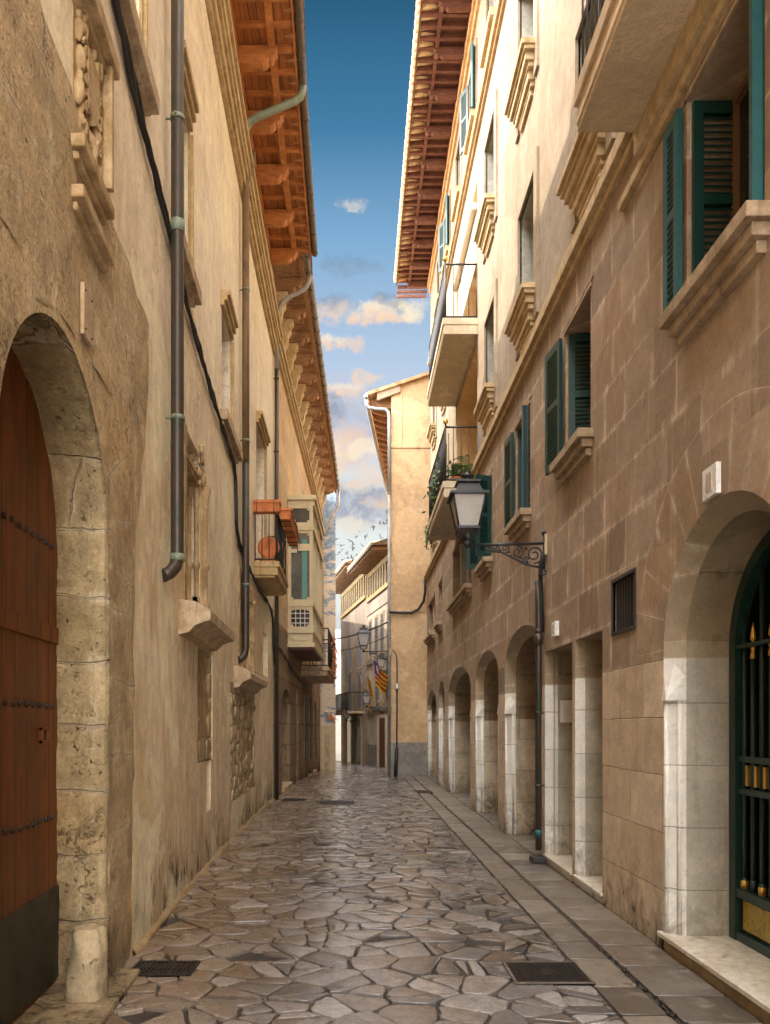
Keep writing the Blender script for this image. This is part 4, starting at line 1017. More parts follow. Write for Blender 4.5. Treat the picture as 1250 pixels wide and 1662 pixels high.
for q in (.09, o1 - .15):                                  # rounded corner pieces of the near sash
    for z in (4.15, 4.56, 4.85, 6.50, 6.83, 7.14): g.wbox(WA, OY0 + .005, OY0 + .045, z, z + .055, q, q + .055)
g.wbox(WA, OY0, OY0 + .05, 6.05, 6.15, .09, .24); g.wbox(WA, OY0 + .003, OY0 + .045, 6.10, 6.28, .27, o1 - .09)
obj('mullions', g, 'oriel_paint', ori, bevel=.004)
g = MB()
for zz in ((4.78, 6.62),): g.face([WA(OY0 + .03, zz[0], .05), WA(OY0 + .03, zz[1], .05), WA(OY0 + .03, zz[1], o1 - .05), WA(OY0 + .03, zz[0], o1 - .05)])
g.face([WA(OY0 + .05, 4.08, o1 - .05), WA(OY1, 4.08, o1 - .05), WA(OY1, 7.26, o1 - .05), WA(OY0 + .05, 7.26, o1 - .05)])
obj('pane', g, 'pale_glass', ori)
g = MB()
for zz in ((4.08, 4.66), (6.76, 7.26)): g.face([WA(OY0 + .03, zz[0], .05), WA(OY0 + .03, zz[1], .05), WA(OY0 + .03, zz[1], o1 - .05), WA(OY0 + .03, zz[0], o1 - .05)])
obj('pane', g, 'grey_glass', ori)
g = MB()
for k in range(1, 4): o_ = .09 + (o1 - .18) * k / 4; g.wbox(WA, OY0 + .012, OY0 + .026, 4.15, 4.60, o_ - .007, o_ + .007)
for k in range(1, 4): z = 4.12 + .5 * k / 4; g.wbox(WA, OY0 + .010, OY0 + .025, z - .007, z + .007, .09, o1 - .09)
obj('leading', g, 'white_paint', ori)
g = MB(); g.wbox(WA, OY0 + .02, OY0 + .028, 4.86, 6.4, .37, .50); obj('blind', g, 'shutter_pale', ori)
# balcony after the oriel
g = MB(); g.wbox(WA, OY1 + .15, 28.2, 3.30, 3.42, 0, .86); g.wbox(WA, OY1 + .2, 28.1, 3.14, 3.30, 0, .80); b2 = obj('balcony', g, 'sill_stone', th, bevel=.01)
g = MB(); rail_line(g, [wp(WA, OY1 + .2, .02), wp(WA, OY1 + .2, .82), wp(WA, 28.1, .82), wp(WA, 28.1, .02)], 3.42, 4.6, (7, 40, 7), .010, .02)
obj('railing', g, 'iron', b2)
o = thing('dried_creeper', 'dried brown creeper hanging on the balcony railing behind the oriel', 'plant', WA(26, 3.42, .9))
g = MB(); r2 = random.Random(8)
for k in range(50):
    p = WA(25 + 2.6 * r2.random(), 3.3 + 1.3 * r2.random(), .84 + .08 * r2.random()); q = p + Vector((r2.uniform(-.1, .1), r2.uniform(-.3, .3), r2.uniform(-.35, .1))); g.tube([p, (p + q) / 2 + Vector((.03, 0, .03)), q], .012, 5)
obj('stems', g, 'terracotta', o)
cb = [(16.95, 3.5), (17.3, 3.42), (18.5, 3.34), (19.6, 3.24), (20.5, 3.12), (21.5, 3.06), (23, 2.98), (25, 2.9)]
g = MB()
for q in range(3): g.tube([WA(s, z + .012 * math.sin(s * 5 + q * 2) - .02 * q, .04 + .012 * math.cos(s * 7 + q)) for s, z in fine(cb)], .018, 6)
tag(obj('cable', g, 'cable'), 'black cable bundle fixed below the glazed oriel on the brown stone house', 'cable')

# ================================================================== tall tower house and the white house in the gap
tw = thing('tower_house', 'tall narrow pale house with flaking blue grey paint beyond the left eaves', 'house', (-1.2, 33, gz(33)))
WC = Frame(lambda a, z, o: (a, 33 - o, z))
g = MB(); g.prism([(-8, 33, 1.6), (-.93, 33, 1.6), (-1.17, 37, 1.6), (-8, 37, 1.6)], (0, 0, 11.6)); g.prism([(-8, 37, 1.6), (-1.17, 37, 1.6), (-2.3, 56, 1.6), (-8, 56, 1.6)], (0, 0, 8.2)); obj('wall', g, 'flaking_wall', tw)  # second prism is a hidden block added to shade the far houses
g = MB(); g.prism([(-8, 32.99, -1.5), (-.925, 32.99, -1.5), (-2.295, 56, -1.5), (-8, 56, -1.5)], (0, 0, 3.1)); lw = obj('lower_wall', g, 'oriel_paint', tw)
g = MB(); g.box(-1.40, -1.18, 32.96, 32.99, -.3, 1.25); obj('door', g, 'sill_stone', lw)
g = MB(); g.box(-8, -.90, 32.95, 33.0, 3.9, 4.1); g.blob((-1.15, 32.98, 5.2), .09, .2, 8, 2); obj('string_course', g, 'pale_wall', tw)
wh = thing('white_house', 'bright white rendered house closing the narrow gap at the far end', 'house', (-1.5, 57, gz(57)))
g = MB(); g.box(-9, -.35, 57, 62, gz(62) - .2, 8.7); obj('wall', g, 'white_wall', wh)
g = MB(); g.box(-2.0, -1.6, 56.95, 57.02, 3.2, 4.6); obj('window', g, 'far_blue', wh)

# ================================================================== apartment building on the right
ap = thing('apartment_building', 'right building with brown ashlar arcade, green shuttered windows and cream upper floors', 'apartment building', (2.2, 12, 0))
YE = 24.3
# arches: centre, half width of the clear opening, spring, rise, floor, depth, splay
ARCH = [(4.67, .75, 2.13, .75, .12, .48, .11), (10.32, 1.02, 2.46, .34, 0, .62, .13), (13.16, 1.03, 2.40, .34, 0, .62, .13), (16.75, 1.68, 2.32, .42, 0, .62, .13), (20.1, .58, 2.34, .34, 0, .62, .10), (22.75, 1.15, 2.16, .40, 0, .62, .10)]
AB = [(c - hw - sp, c + hw + sp, -.2, spr + ri + sp) for c, hw, spr, ri, z0, dp, sp in ARCH]
DOORS = [(7.88, 8.95, 0, 2.46), (6.91, 7.70, 0, 2.46)]
DB = [(a - .0, b + .08, c, d) for a, b, c, d in DOORS]
MEZ = [(4.16, 5.14, 4.37, 5.76), (7.26, 8.12, 4.37, 5.72), (9.82, 10.68, 4.35, 5.70), (12.6, 13.5, 4.35, 5.70), (14.85, 17.7, 4.33, 5.55), (20.0, 20.8, 4.30, 5.4), (21.8, 23.7, 4.25, 5.3)]
VENT = (6.10, 6.62, 2.40, 2.82)
LOG_U = (14.12, 17.0, 9.03, 11.6); LOG_L = (14.12, 17.0, 6.38, 8.6)
LOG_M = (14.12, 15.0, 6.0, 6.3)
g = MB(); wall_grid(g, WR, -6, YE, -.2, 6.22, AB + DB + MEZ + [VENT], extra=[k for k in range(-6, 25)])
for c, hw, spr, ri, z0, dp, sp in ARCH: spandrel(g, WR, c, hw + sp, spr, ri + sp, spr + ri + sp)
for h in MEZ: reveal(g, WR, h, .36)
reveal(g, WR, VENT, .1)
g.face([(2.2, -6, -.2), (12, -6, -.2), (12, -6, 6.2), (2.2, -6, 6.2)]); g.face([(2.2, YE, -.2), (12, YE, -.2), (12, YE, 6.2), (2.2, YE, 6.2)])
obj('lower_wall', g, 'ashlar', ap)
UP = [(4.0, 5.0, 7.05, 8.45), (6.72, 7.66, 7.0, 8.43), (9.47, 10.40, 7.0, 8.43), (12.22, 13.15, 7.0, 8.43), (18.6, 19.4, 7.0, 8.43), (21.2, 22.0, 7.0, 8.43),
      (6.72, 7.66, 9.98, 11.4), (9.47, 10.40, 9.98, 11.4), (12.22, 13.15, 9.98, 11.4), (18.9, 19.7, 9.98, 11.4), (21.4, 22.2, 9.98, 11.4)]
TOP = [(k, k + .8, 12.9, 14.1) for k in (8.2, 10.2, 12.2, 14.2, 16.2, 18.2, 20.2)]
g = MB(); wall_grid(g, WR, -6, YE - 1.2, 6.22, 15.2, UP + TOP + [LOG_U, LOG_L], extra=[k for k in range(-6, 25)])
g.face([(2.2, YE - 1.2, 6.2), (12, YE - 1.2, 6.2), (12, YE - 1.2, 15.2), (2.2, YE - 1.2, 15.2)]); g.face([(2.2, -6, 6.2), (12, -6, 6.2), (12, -6, 15.2), (2.2, -6, 15.2)])
obj('upper_wall', g, 'plaster_right', ap)
g = MB(); g.face([(12, -6, -.2), (12, YE, -.2), (12, YE, 15.2), (12, -6, 15.2)]); obj('back_wall', g, 'plaster_right', ap)
# arch surrounds: splay, reveal, stop-chamfer mouldings
for i, (c, hw, spr, ri, z0, dp, sp) in enumerate(ARCH):
    ap_ = arch_pts(c, hw, spr, ri, z0 if i == 0 else -.02, 36, 4)
    g = MB(); band(g, WR, ap_, [(0, -sp - .006), (.006, -sp), (sp - .004, -.006), (sp, 0)])
    su = obj('arch_surround', g, 'jamb', ap)
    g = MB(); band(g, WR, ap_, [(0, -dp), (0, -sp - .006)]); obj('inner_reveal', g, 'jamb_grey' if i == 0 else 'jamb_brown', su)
    g = MB()
    for sg in (1, -1):                                     # slim shafts on the splays below the chamfer stops
        s_ = c + sg * hw; zt = 1.78
        for q, o, r in ((.03, -sp + .03, .016), (sp - .015, -.014, .016)):
            p = WR(s_ + sg * q, 0, o); g.tube([(p.x, p.y, z0), (p.x, p.y, zt)], r, 8)
        p1 = [WR(s_ + sg * .0, zt, -sp - .01), WR(s_ + sg * (sp + .01), zt, .012), WR(s_ + sg * (sp + .0), zt + .17, -.002), WR(s_ + sg * sp * .5, zt + .26, -sp * .5), WR(s_ + sg * .0, zt + .17, -sp)]
        mid = WR(s_ + sg * sp * .25, zt, -sp * .25)
        a, b, c1, d, e = p1; m_ = WR(s_ + sg * (sp * .30), zt, -sp * .30 + .05)
        for tri in ((a, m_, e), (m_, b, c1), (m_, c1, d), (m_, d, e), (a, m_, b)): g.face(tri)
    obj('chamfer_stop', g, 'jamb', su)
    if i:                                                  # back of the recess: near-black door panel
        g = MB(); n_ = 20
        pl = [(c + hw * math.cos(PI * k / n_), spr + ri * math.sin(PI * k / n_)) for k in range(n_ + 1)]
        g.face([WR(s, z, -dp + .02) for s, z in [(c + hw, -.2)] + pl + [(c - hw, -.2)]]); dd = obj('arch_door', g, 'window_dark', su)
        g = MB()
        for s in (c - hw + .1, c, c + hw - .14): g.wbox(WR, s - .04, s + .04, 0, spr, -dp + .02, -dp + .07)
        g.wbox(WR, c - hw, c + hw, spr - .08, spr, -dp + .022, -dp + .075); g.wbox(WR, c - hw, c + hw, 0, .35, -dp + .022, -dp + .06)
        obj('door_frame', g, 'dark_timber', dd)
# two square-headed doorways
for k, (a, b, c, d) in enumerate(DOORS):
    g = MB(); sp = .08; dp = .34
    z1 = d + .0
    for (sa, oa), (sb, ob) in [((b, -sp), (b + sp, 0))]: g.face([WR(sa, 0, oa), WR(sb, 0, ob), WR(sb, z1, ob), WR(sa, z1, oa)])
    g.face([WR(a, 0, 0), WR(a, z1, 0), WR(a, z1, -dp), WR(a, 0, -dp)]); g.face([WR(a, z1, 0), WR(b + sp, z1, 0), WR(b + sp, z1, -dp), WR(a, z1, -dp)])
    if k == 0: g.wbox(WR, b - .01, b + .012, 0, z1, -.13, -.10)
    dw = obj('doorway', g, 'jamb', ap)
    g = MB(); g.face([WR(b, 0, -dp), WR(b, 0, -sp), WR(b, z1, -sp), WR(b, z1, -dp)]); obj('inner_reveal', g, 'jamb_grey', dw)
    g = MB(); g.wbox(WR, a, b + sp, -.05, .07, -dp, .0); g.wbox(WR, a - .01, b + sp + .01, .07, .10, -dp, .025); obj('doorstep', g, 'step_marble', dw, bevel=.004)
    g = MB(); g.face([WR(a, 0, -dp), WR(b, 0, -dp), WR(b, z1, -dp), WR(a, z1, -dp)]); obj('door', g, 'door_wood', dw)
g = MB(); g.wbox(WR, 3.7, 5.56, -.05, .085, -.9, .0); obj('portal_step', g, 'step_riser', ap)
st = ap.children[-1] if False else [o for o in ap.children if o.name == 'portal_step'][0]
g = MB(); g.wbox(WR, 3.68, 5.57, .085, .12, -.9, .035); obj('tread', g, 'step_marble', st, bevel=.006)
# iron gate with gilded spearheads
c, hw, spr, ri = 4.67, .75, 2.13, .75; GO = -.46
g = MB()
band(g, WR, arch_pts(c, hw - .012, spr, ri - .012, .12, 30, 4), [(0, GO + .05), (-.085, GO + .05), (-.085, GO - .03), (0, GO - .03)])
for z0, z1 in ((.42, .48), (.12, .18), (2.13, 2.155)): g.wbox(WR, c - hw + .02, c + hw - .02, z0, z1, GO - .012, GO + .042)
gt = obj('gate', g, 'gate_green', ap)
bars = [c + .62 - .115 * k for k in range(12)]
for k, s in enumerate(bars):
    p = WR(s, 0, GO); tall = k % 2 == 0; z1 = spr + ri * math.sqrt(max(0, 1 - ((s - c) / hw) ** 2)) if tall else 2.10
    g = MB(); g.tube([(p.x, p.y, .45), (p.x, p.y, z1 - .03)], .016, 8); g.tube([(p.x, p.y, .48), (p.x, p.y, .56)], .021, 8); b = obj('bar', g, 'gate_green', gt)
    g = MB()
    if not tall: g.lathe((p.x, p.y, 2.05), [(.020, 0), (.019, .03), (.011, .05), (.017, .07), (.017, .08), (.007, .095), (.008, .12), (.020, .135), (.012, .19), (.001, .25)], 10); obj('spearhead', g, 'gold', b)
    else: g.lathe((p.x, p.y, .48), [(.024, 0), (.026, .03), (.026, .055), (.02, .06)], 8); obj('ferrule', g, 'gold', b)
g = MB()
for k in range(11): s = c + .62 - .115 * k; g.wbox(WR, s - .072, s - .042, 1.19, 1.33, GO - .01, GO + .016)
obj('gilt_band', g, 'gold', gt)
g = MB(); g.wbox(WR, c - hw + .05, c + hw - .05, 1.13, 1.17, GO - .012, GO + .03); g.wbox(WR, c - hw + .05, c + hw - .05, 1.35, 1.39, GO - .012, GO + .03); obj('lock_rail', g, 'gate_green', gt)
g = MB(); g.wbox(WR, c + .05, c + hw - .12, .20, .40, GO - .02, GO + .006); g.wbox(WR, c - hw + .12, c - .05, .20, .40, GO - .02, GO + .006); obj('panel', g, 'gold_glass', gt)
g = MB(); g.wbox(WR, 3.7, 5.5, 0, 3.2, -.95, -.9); g.wbox(WR, 2.8, 6.2, -.2, 3.6, -1.02, -.97); g.wbox(WR, 5.62, 5.66, -.2, 3.6, -.97, -.52); g.wbox(WR, 2.8, 6.2, 3.4, 3.5, -.97, -.2); obj('inner_door_dark_box', g, 'window_dark', gt)  # inner door plus dark walls and ceiling added to keep light out
# vent
g = MB(); a, b, c_, d = VENT
g.face([WR(a, c_, -.09), WR(b, c_, -.09), WR(b, d, -.09), WR(a, d, -.09)]); v = obj('vent', g, 'window_dark', ap)
g = MB()
for k in range(8): s = a + (b - a) * (k + .5) / 8; g.wbox(WR, s - .012, s + .012, c_, d, -.05, -.02)
g.wbox(WR, a - .03, b + .03, c_ - .03, c_, -.02, .012); g.wbox(WR, a - .03, b + .03, d, d + .03, -.02, .012); g.wbox(WR, a - .03, a, c_, d, -.02, .01); g.wbox(WR, b, b + .03, c_, d, -.02, .01)
obj('slats', g, 'iron', v)

# louvred shutter: a leaf hinged at the origin, reaching along +x
def shutter_mesh(wd, h, t=.036):
    f = MB(); s = MB(); st_ = .065
    f.box(0, st_, -t / 2, t / 2, 0, h); f.box(wd - st_, wd, -t / 2, t / 2, 0, h); f.box(st_, wd - st_, -t / 2 + .001, t / 2 - .001, 0, .09); f.box(st_, wd - st_, -t / 2 + .001, t / 2 - .001, h - .08, h); f.box(st_, wd - st_, -t / 2 + .001, t / 2 - .001, h * .52 - .03, h * .52 + .03)
    for z0, z1 in ((.09, h * .52 - .03), (h * .52 + .03, h - .08)):
        n = int((z1 - z0) / .042)
        for k in range(n):
            z = z0 + (z1 - z0) * (k + .5) / n; a = .016
            s.hexa([(st_, -t * .42, z - a - .004), (wd - st_, -t * .42, z - a - .004), (wd - st_, t * .42, z + a - .004), (st_, t * .42, z + a - .004), (st_, -t * .42, z - a + .004), (wd - st_, -t * .42, z - a + .004), (wd - st_, t * .42, z + a + .004), (st_, t * .42, z + a + .004)])
    return f, s
def shutter(parent, p, ang, wd, h, mat='shutter_green', smat='shutter_green'):
    f, s = shutter_mesh(wd, h); mtx = Matrix.Translation(p) @ Matrix.Rotation(ang, 4, 'Z')
    for mb in (f, s): mb.v = [tuple(mtx @ Vector(q)) for q in mb.v]
    s_ = obj('shutter', f, mat, parent)
    s.v += []
    n = len(s_.data.vertices)
    obj('louvres', s, smat, None).parent = s_
    return s_
def sill_r(mb, a, b, z, k=1.0, steps=((0, .085, .15, .10), (.085, .16, .10, .06), (.16, .23, .055, .02))):
    for z0, z1, o, e in steps: mb.wbox(WR, a - e, b + e, z - z1 * k, z - z0 * k, -.05, o)
for i, h in enumerate(MEZ):
    a, b, c, d = h
    g = MB(); sill_r(g, a, b, c + .005); wd_ = obj('window', g, 'sill_right', ap, bevel=.006)
    g = MB(); g.wbox(WR, a - .10, b + .10, d + .06, d + .10, 0, .014); g.wbox(WR, a - .05, b + .05, d + .0, d + .035, 0, .02); obj('lintel_moulding', g, 'sill_right', wd_, bevel=.004)
    if i == 4:
        g = MB()
        for s in (a + .9, a + 1.9): g.wbox(WR, s - .07, s + .07, c, d, -.3, -.04)
        obj('mullion', g, 'reveal_grey', wd_)
    if i in (6,):
        g = MB(); g.wbox(WR, (a + b) / 2 - .06, (a + b) / 2 + .06, c, d, -.3, -.04); obj('mullion', g, 'sill_right', wd_)
    wframe(wd_, WR, h, .34)
    H_ = d - c - .03
    if i == 0:
        shutter(wd_, WR(b - .02, c + .012, -.03), R(0), .33, H_)               # folded into the far reveal
        shutter(wd_, WR(b + .02, c + .012, .04), R(90), .24, H_, 'shutter_teal', 'shutter_green')   # flat on the wall beyond
        shutter(wd_, WR(a + .04, c + .012, -.28), R(180), .335, H_, 'shutter_teal', 'shutter_green') # edge of the near leaf
        g = MB(); g.wbox(WR, a, b, c + .01, d, -.345, -.34); obj('curtain', g, 'window_frame', wd_)
    elif i == 1:
        shutter(wd_, WR(b - .03, c + .012, -.02), R(-8), .32, H_); shutter(wd_, WR(b + .03, c + .012, .045), R(97), .42, H_, 'shutter_green')
    elif i == 2:
        shutter(wd_, WR(b - .03, c + .012, -.02), R(-6), .32, H_); shutter(wd_, WR(b + .03, c + .012, .04), R(93), .42, H_); shutter(wd_, WR(a + .0, c + .012, .02), R(176), .08, H_)
    elif i == 3:
        shutter(wd_, WR(b, c + .012, .02), R(160), .27, H_); shutter(wd_, WR(a, c + .012, .02), R(200), .27, H_)

# upper windows: raised render border, stepped sill, grey reveal, half open shutter
for i, h in enumerate(UP + TOP):
    a, b, c, d = h; top = i >= len(UP)
    g = MB(); e = .17 if not top else .1; o_ = .035
    g.wbox(WR, a - e, a - .0, c - .4 * (not top), d + e, -.02, o_); g.wbox(WR, b, b + e, c - .4 * (not top), d + e, -.02, o_); g.wbox(WR, a, b, d, d + e, -.02, o_)
    wd_ = obj('window', g, 'plaster_right', ap)
    g = MB(); reveal(g, WR, (a, b, c, d), .30); obj('lining', g, 'reveal_grey', wd_)
    wframe(wd_, WR, h, .28)
    if not top:
        g = MB(); sill_r(g, a, b, c + .005, 1.0, ((0, .07, .20, .10), (.07, .12, .165, .08), (.12, .21, .14, .03), (.21, .27, .10, -.0), (.27, .37, .085, -.07), (.37, .43, .05, -.10), (.43, .50, .04, -.16)))
        obj('sill', g, 'sill_gold', wd_, bevel=.006)
        shutter(wd_, WR(a + .02, c + .01, -.12), R(62), .42, d - c - .03, 'shutter_pale', 'shutter_pale')
    else:
        g = MB(); g.wbox(WR, a - .1, b + .1, c - .12, c, 0, .12); obj('sill', g, 'sill_gold', wd_)
        if i in (14, 16): shutter(wd_, WR(b, c + .01, .03), R(115), .30, d - c - .03); shutter(wd_, WR(a, c + .01, .02), R(235), .16, d - c - .03, 'shutter_teal')
# string courses
g = MB()
for z0, z1, o in ((6.16, 6.24, .05), (6.24, 6.34, .10), (6.34, 6.40, .06), (6.46, 6.52, .035)): g.wbox(WR, -6, YE - .01, z0, z1, -.02, o)
obj('string_course', g, 'sill_gold', ap, bevel=.008)
g = MB()
for z0, z1, o in ((12.30, 12.36, .05), (12.36, 12.44, .10), (12.44, 12.50, .07), (12.68, 12.74, .06)): g.wbox(WR, -6, YE - 1.25, z0, z1, -.02, o)
obj('string_course', g, 'sill_gold', ap, bevel=.008)
g = MB(); g.wbox(WR, -6, YE - 1.2, 14.55, 14.72, 0, .05); g.wbox(WR, -6, YE - 1.2, 14.72, 14.86, 0, .10); obj('cornice', g, 'sill_gold', ap)
# recessed loggias with balconies
for nm, h in (('loggia', LOG_U), ('loggia', LOG_L)):
    a, b, c, d = h; g = MB(); dp = 1.0
    reveal(g, WR, h, dp); g.face([WR(a, c, -dp), WR(b, c, -dp), WR(b, d, -dp), WR(a, d, -dp)]); lg = obj(nm, g, 'ochre_plaster', ap)
    g = MB(); g.wbox(WR, a + .8, a + 1.9, c, c + 2.0, -dp, -dp + .04); obj('door', g, 'white_paint', lg)
    g = MB(); g.wbox(WR, a + .88, a + 1.82, c + .1, c + 1.92, -dp + .03, -dp + .05); obj('pane', g, 'grey_glass', lg)
BAL = [(14.02, 17.25, 8.74, 9.03, .62), (14.0, 17.3, 5.76, 6.05, .62), (3.0, 5.86, 6.10, 6.42, .53)]
for i, (a, b, c, d, o) in enumerate(BAL):
    g = MB(); g.wbox(WR, a, b, d - .12, d, -.05, o + .025); g.wbox(WR, a + .015, b - .015, c, d - .12, -.05, o); g.wbox(WR, a + .03, b - .03, c + .04, c + .10, -.05, o + .012)
    bl = obj('balcony', g, 'soffit_plaster' if i < 2 else 'soffit_brown', ap, bevel=.006)
    g = MB(); n1 = 3; L_ = int((b - a) / .115); top = d + 1.0
    rail_line(g, [wp(WR, a + .05, .02), wp(WR, a + .05, o - .03), wp(WR, b - .05, o - .03), wp(WR, b - .05, .02)], d, top, (4, L_, 4), .008, .018)
    p = WR(a + .05, top, o - .03); g.tube([(p.x, p.y, d), (p.x, p.y, top + .06)], .016, 8); ra = obj('railing', g, 'iron', bl)
    g = MB(); g.blob((p.x, p.y, top + .10), .05, 0, 1, 2); obj('finial', g, 'gold', ra)
    if i == 0:
        g = MB(); g.wbox(WR, a + .1, b - .1, d + .02, top - .02, o - .055, o - .048); obj('screen', g, 'shutter_teal', ra)
    if i == 1:
        g = MB(); g.wbox(WR, a + .2, b - .1, d + .02, top - .1, o - .055, o - .048); obj('screen', g, 'iron', ra)
    if i == 2:
        g = MB()
        for z0, z1, oo in ((5.92, 6.10, .10), (5.84, 5.92, .05)): g.wbox(WR, a, b + .5 * (oo < .08), z0, z1, 0, oo)
        obj('edge_moulding', g, 'sill_gold', bl, bevel=.008)
g = MB()
for k in range(2): g.tube([WR(14.2, 11.35 - .16 * k, -.15 + .2 * k), WR(16.9, 11.35 - .16 * k, -.15 + .2 * k)], .07, 10)
aw = obj('awning', g, 'awning', ap)
g = MB(); g.wbox(WR, 14.3, 16.8, 10.2, 11.3, -.02, -.005); obj('awning_cloth', g, 'awning', aw)
# eaves: dark consoles, battens, roof tiles
ZR = 14.86; ER = 1.0; YR = YE - 1.0
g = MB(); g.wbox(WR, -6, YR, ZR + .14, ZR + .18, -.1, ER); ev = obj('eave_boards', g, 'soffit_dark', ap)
g = MB()
for k in range(29):
    s = YR - .1 - 1.0 * k
    P_ = [(.05, ZR - .06), (.05, ZR + .10), (.66, ZR + .10), (.70, ZR + .06), (.66, ZR + .02), (.69, ZR - .03), (.62, ZR - .06), (.57, ZR - .03), (.52, ZR - .07)]
    gg = MB(); a = [WR(s - .055, z, o) for o, z in P_]; b = [WR(s + .055, z, o) for o, z in P_]
    if s < 2: continue
    gg.face(a); gg.face(b)
    for i in range(len(a)): gg.face([a[i], a[(i + 1) % len(a)], b[(i + 1) % len(a)], b[i]])
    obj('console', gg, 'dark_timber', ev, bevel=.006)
    for q in (.25, .5, .75): g.wbox(WR, s + q - .035, s + q + .035, ZR + .06, ZR + .14, .05, ER - .02)
    g.wbox(WR, s - .035, s + .035, ZR + .09, ZR + .14, .66, ER - .02)
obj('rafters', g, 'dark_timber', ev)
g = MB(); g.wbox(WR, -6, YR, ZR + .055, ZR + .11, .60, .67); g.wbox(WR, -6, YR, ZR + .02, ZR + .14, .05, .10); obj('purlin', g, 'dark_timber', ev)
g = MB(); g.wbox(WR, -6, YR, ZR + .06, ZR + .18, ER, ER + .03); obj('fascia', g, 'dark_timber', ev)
g = MB()
for k in range(100):
    s = YR - .05 - .2 * k; g.tube([WR(s, ZR + .26, ER - .3), WR(s, ZR + .22, ER + .09)], [.085, .10], 8); g.tube([WR(s - .1, ZR + .20, ER - .3), WR(s - .1, ZR + .16, ER + .06)], [.08, .085], 7)
obj('eave_tiles', g, 'roof_edge', ap)
g = MB(); g.face([(2.2 - ER, -6, ZR + .24), (2.2 - ER, YR, ZR + .24), (7.1, YR, ZR + 2.3), (7.1, -6, ZR + 2.3)]); g.face([(12, -6, ZR + .24), (12, YR, ZR + .24), (7.1, YR, ZR + 2.3), (7.1, -6, ZR + 2.3)]); obj('roof', g, 'tile', ap)
# small things on the right wall
yl = 9.05
pipe('downpipe', [(2.12, yl, 3.3), (2.13, yl, 3.0), (2.13, yl, 2.2), (2.13, yl, .14)], .038, 'copper_pipe', ap, [(2.13, yl, 1.75), (2.13, yl, .9)])
g = MB(); g.tube([(2.13, yl, 2.55), (2.13, yl, 2.68)], .055, 12); g.tube([(2.13, yl, 2.68), (2.13, yl, 2.74)], .046, 12); obj('pipe_collar', g, 'copper_pipe', ap)
g = MB(); g.tube([(2.13, yl, .30), (2.13, yl, .38)], .042, 12); obj('pipe_repair', g, 'shutter_teal', ap)
g = MB(); g.box(2.04, 2.2, yl - .10, yl + .10, 0, .07); obj('pipe_foot', g, 'iron', ap, bevel=.01)
g = MB(); g.tube([(2.16, 8.95, 3.62), (2.14, 9.0, 3.45), (2.15, 9.04, 3.38), (2.16, yl + .02, 3.3), (2.17, yl + .03, 3.1), (2.17, yl, 2.7)], .026, 8); tag(obj('conduit', g, 'cable'), 'short bent black conduit dropping from the nearest lamp bracket to the downpipe', 'conduit')
def plaque(label, s, z, w, h, t, name='number_plate'):
    o = thing(name, label, 'plaque', WR(s, z, 0)); g = MB(); g.wbox(WR, s - w / 2, s + w / 2, z - h / 2, z + h / 2, .004, t); p = obj('tile_plate', g, 'white_marble', o, bevel=.004)
    g = MB(); g.wbox(WR, s - w * .2, s + w * .2, z - h * .3, z + h * .3, t, t + .004); obj('faded_mark', g, 'step_marble', o)
plaque('thick white marble plaque above the arch of the gated portal', 4.74, 3.10, .19, .19, .035)
plaque('small white plaque above the doorway next to the downpipe', 8.45, 2.66, .15, .16, .05)
o = thing('notice', 'blank white notice in a brown frame inside the second doorway', 'notice', (2.36, 8.93, 1.85))
g = MB(); g.box(2.33, 2.52, 8.905, 8.93, 1.60, 1.92); obj('frame', g, 'sill_right', o)
g = MB(); g.box(2.35, 2.52, 8.895, 8.905, 1.64, 1.895); obj('sheet', g, 'white_paint', o)

# plants on the lower right balcony
def leafy(name, label, loc, n, spread, ln, mats, seed, droop=.5, group=None, cat='plant', pot=None):
    o = thing(name, label, cat, loc, group); r2 = random.Random(seed)
    ms = [MB() for _ in mats]
    for k in range(n):
        p = Vector((r2.gauss(0, spread[0]), r2.gauss(0, spread[1]), r2.uniform(spread[2], spread[3])))
        d = Vector((r2.uniform(-1, 1), r2.uniform(-1, 1), r2.uniform(-droop, 1 - droop * .5))).normalized(); a = d.orthogonal().normalized(); a.rotate(Matrix.Rotation(r2.uniform(0, 6.28), 3, d))
        l = ln * r2.uniform(.6, 1.3); w_ = l * .22; b = d.cross(a)
        ms[k % len(ms)].face([p, p + d * l * .5 + a * w_ + b * w_ * .3, p + d * l, p + d * l * .5 - a * w_ + b * w_ * .3])
    for q, m_ in zip(ms, mats): obj('foliage', q, m_, o, local=True)
    g = MB()
    for k in range(8):
        p = Vector((r2.gauss(0, spread[0]), r2.gauss(0, spread[1]), 0)); g.tube([(0, 0, spread[2] if pot is None else .1), p * .6 + Vector((0, 0, (spread[2] + spread[3]) / 2)), p + Vector((0, 0, spread[3]))], .006, 4)
    obj('stems', g, 'leaf', o, local=True)
    if pot:
        g = MB(); g.lathe((0, 0, 0), [(.07, 0), (.10, .16), (.115, .16), (.115, .20), (.10, .20), (.09, .15)], 14); obj('pot', g, pot, o, local=True)
    return o
leafy('climbing_plant', 'dense green climber spilling through the lower right balcony railing', (1.68, 15.9, 6.05), 300, (.07, .50, -.05, .80), .13, ['leaf', 'leaf_light'], 3, .6)
leafy('hanging_plant', 'thin trailing sprigs hanging below the edge of the green balcony', (1.54, 17.1, 5.6), 26, (.05, .15, -.1, .45), .11, ['leaf'], 6, .8)
leafy('potted_plant', 'small bushy plant in a terracotta pot inside the lower right balcony', (1.85, 14.45, 6.05), 90, (.10, .10, .2, .42), .13, ['leaf_light', 'leaf'], 9, .2, pot='terracotta')
o = thing('potted_palm', 'feathery potted palm by the inner end of the lower right balcony', 'plant', (2.06, 14.3, 6.05)); r2 = random.Random(12)
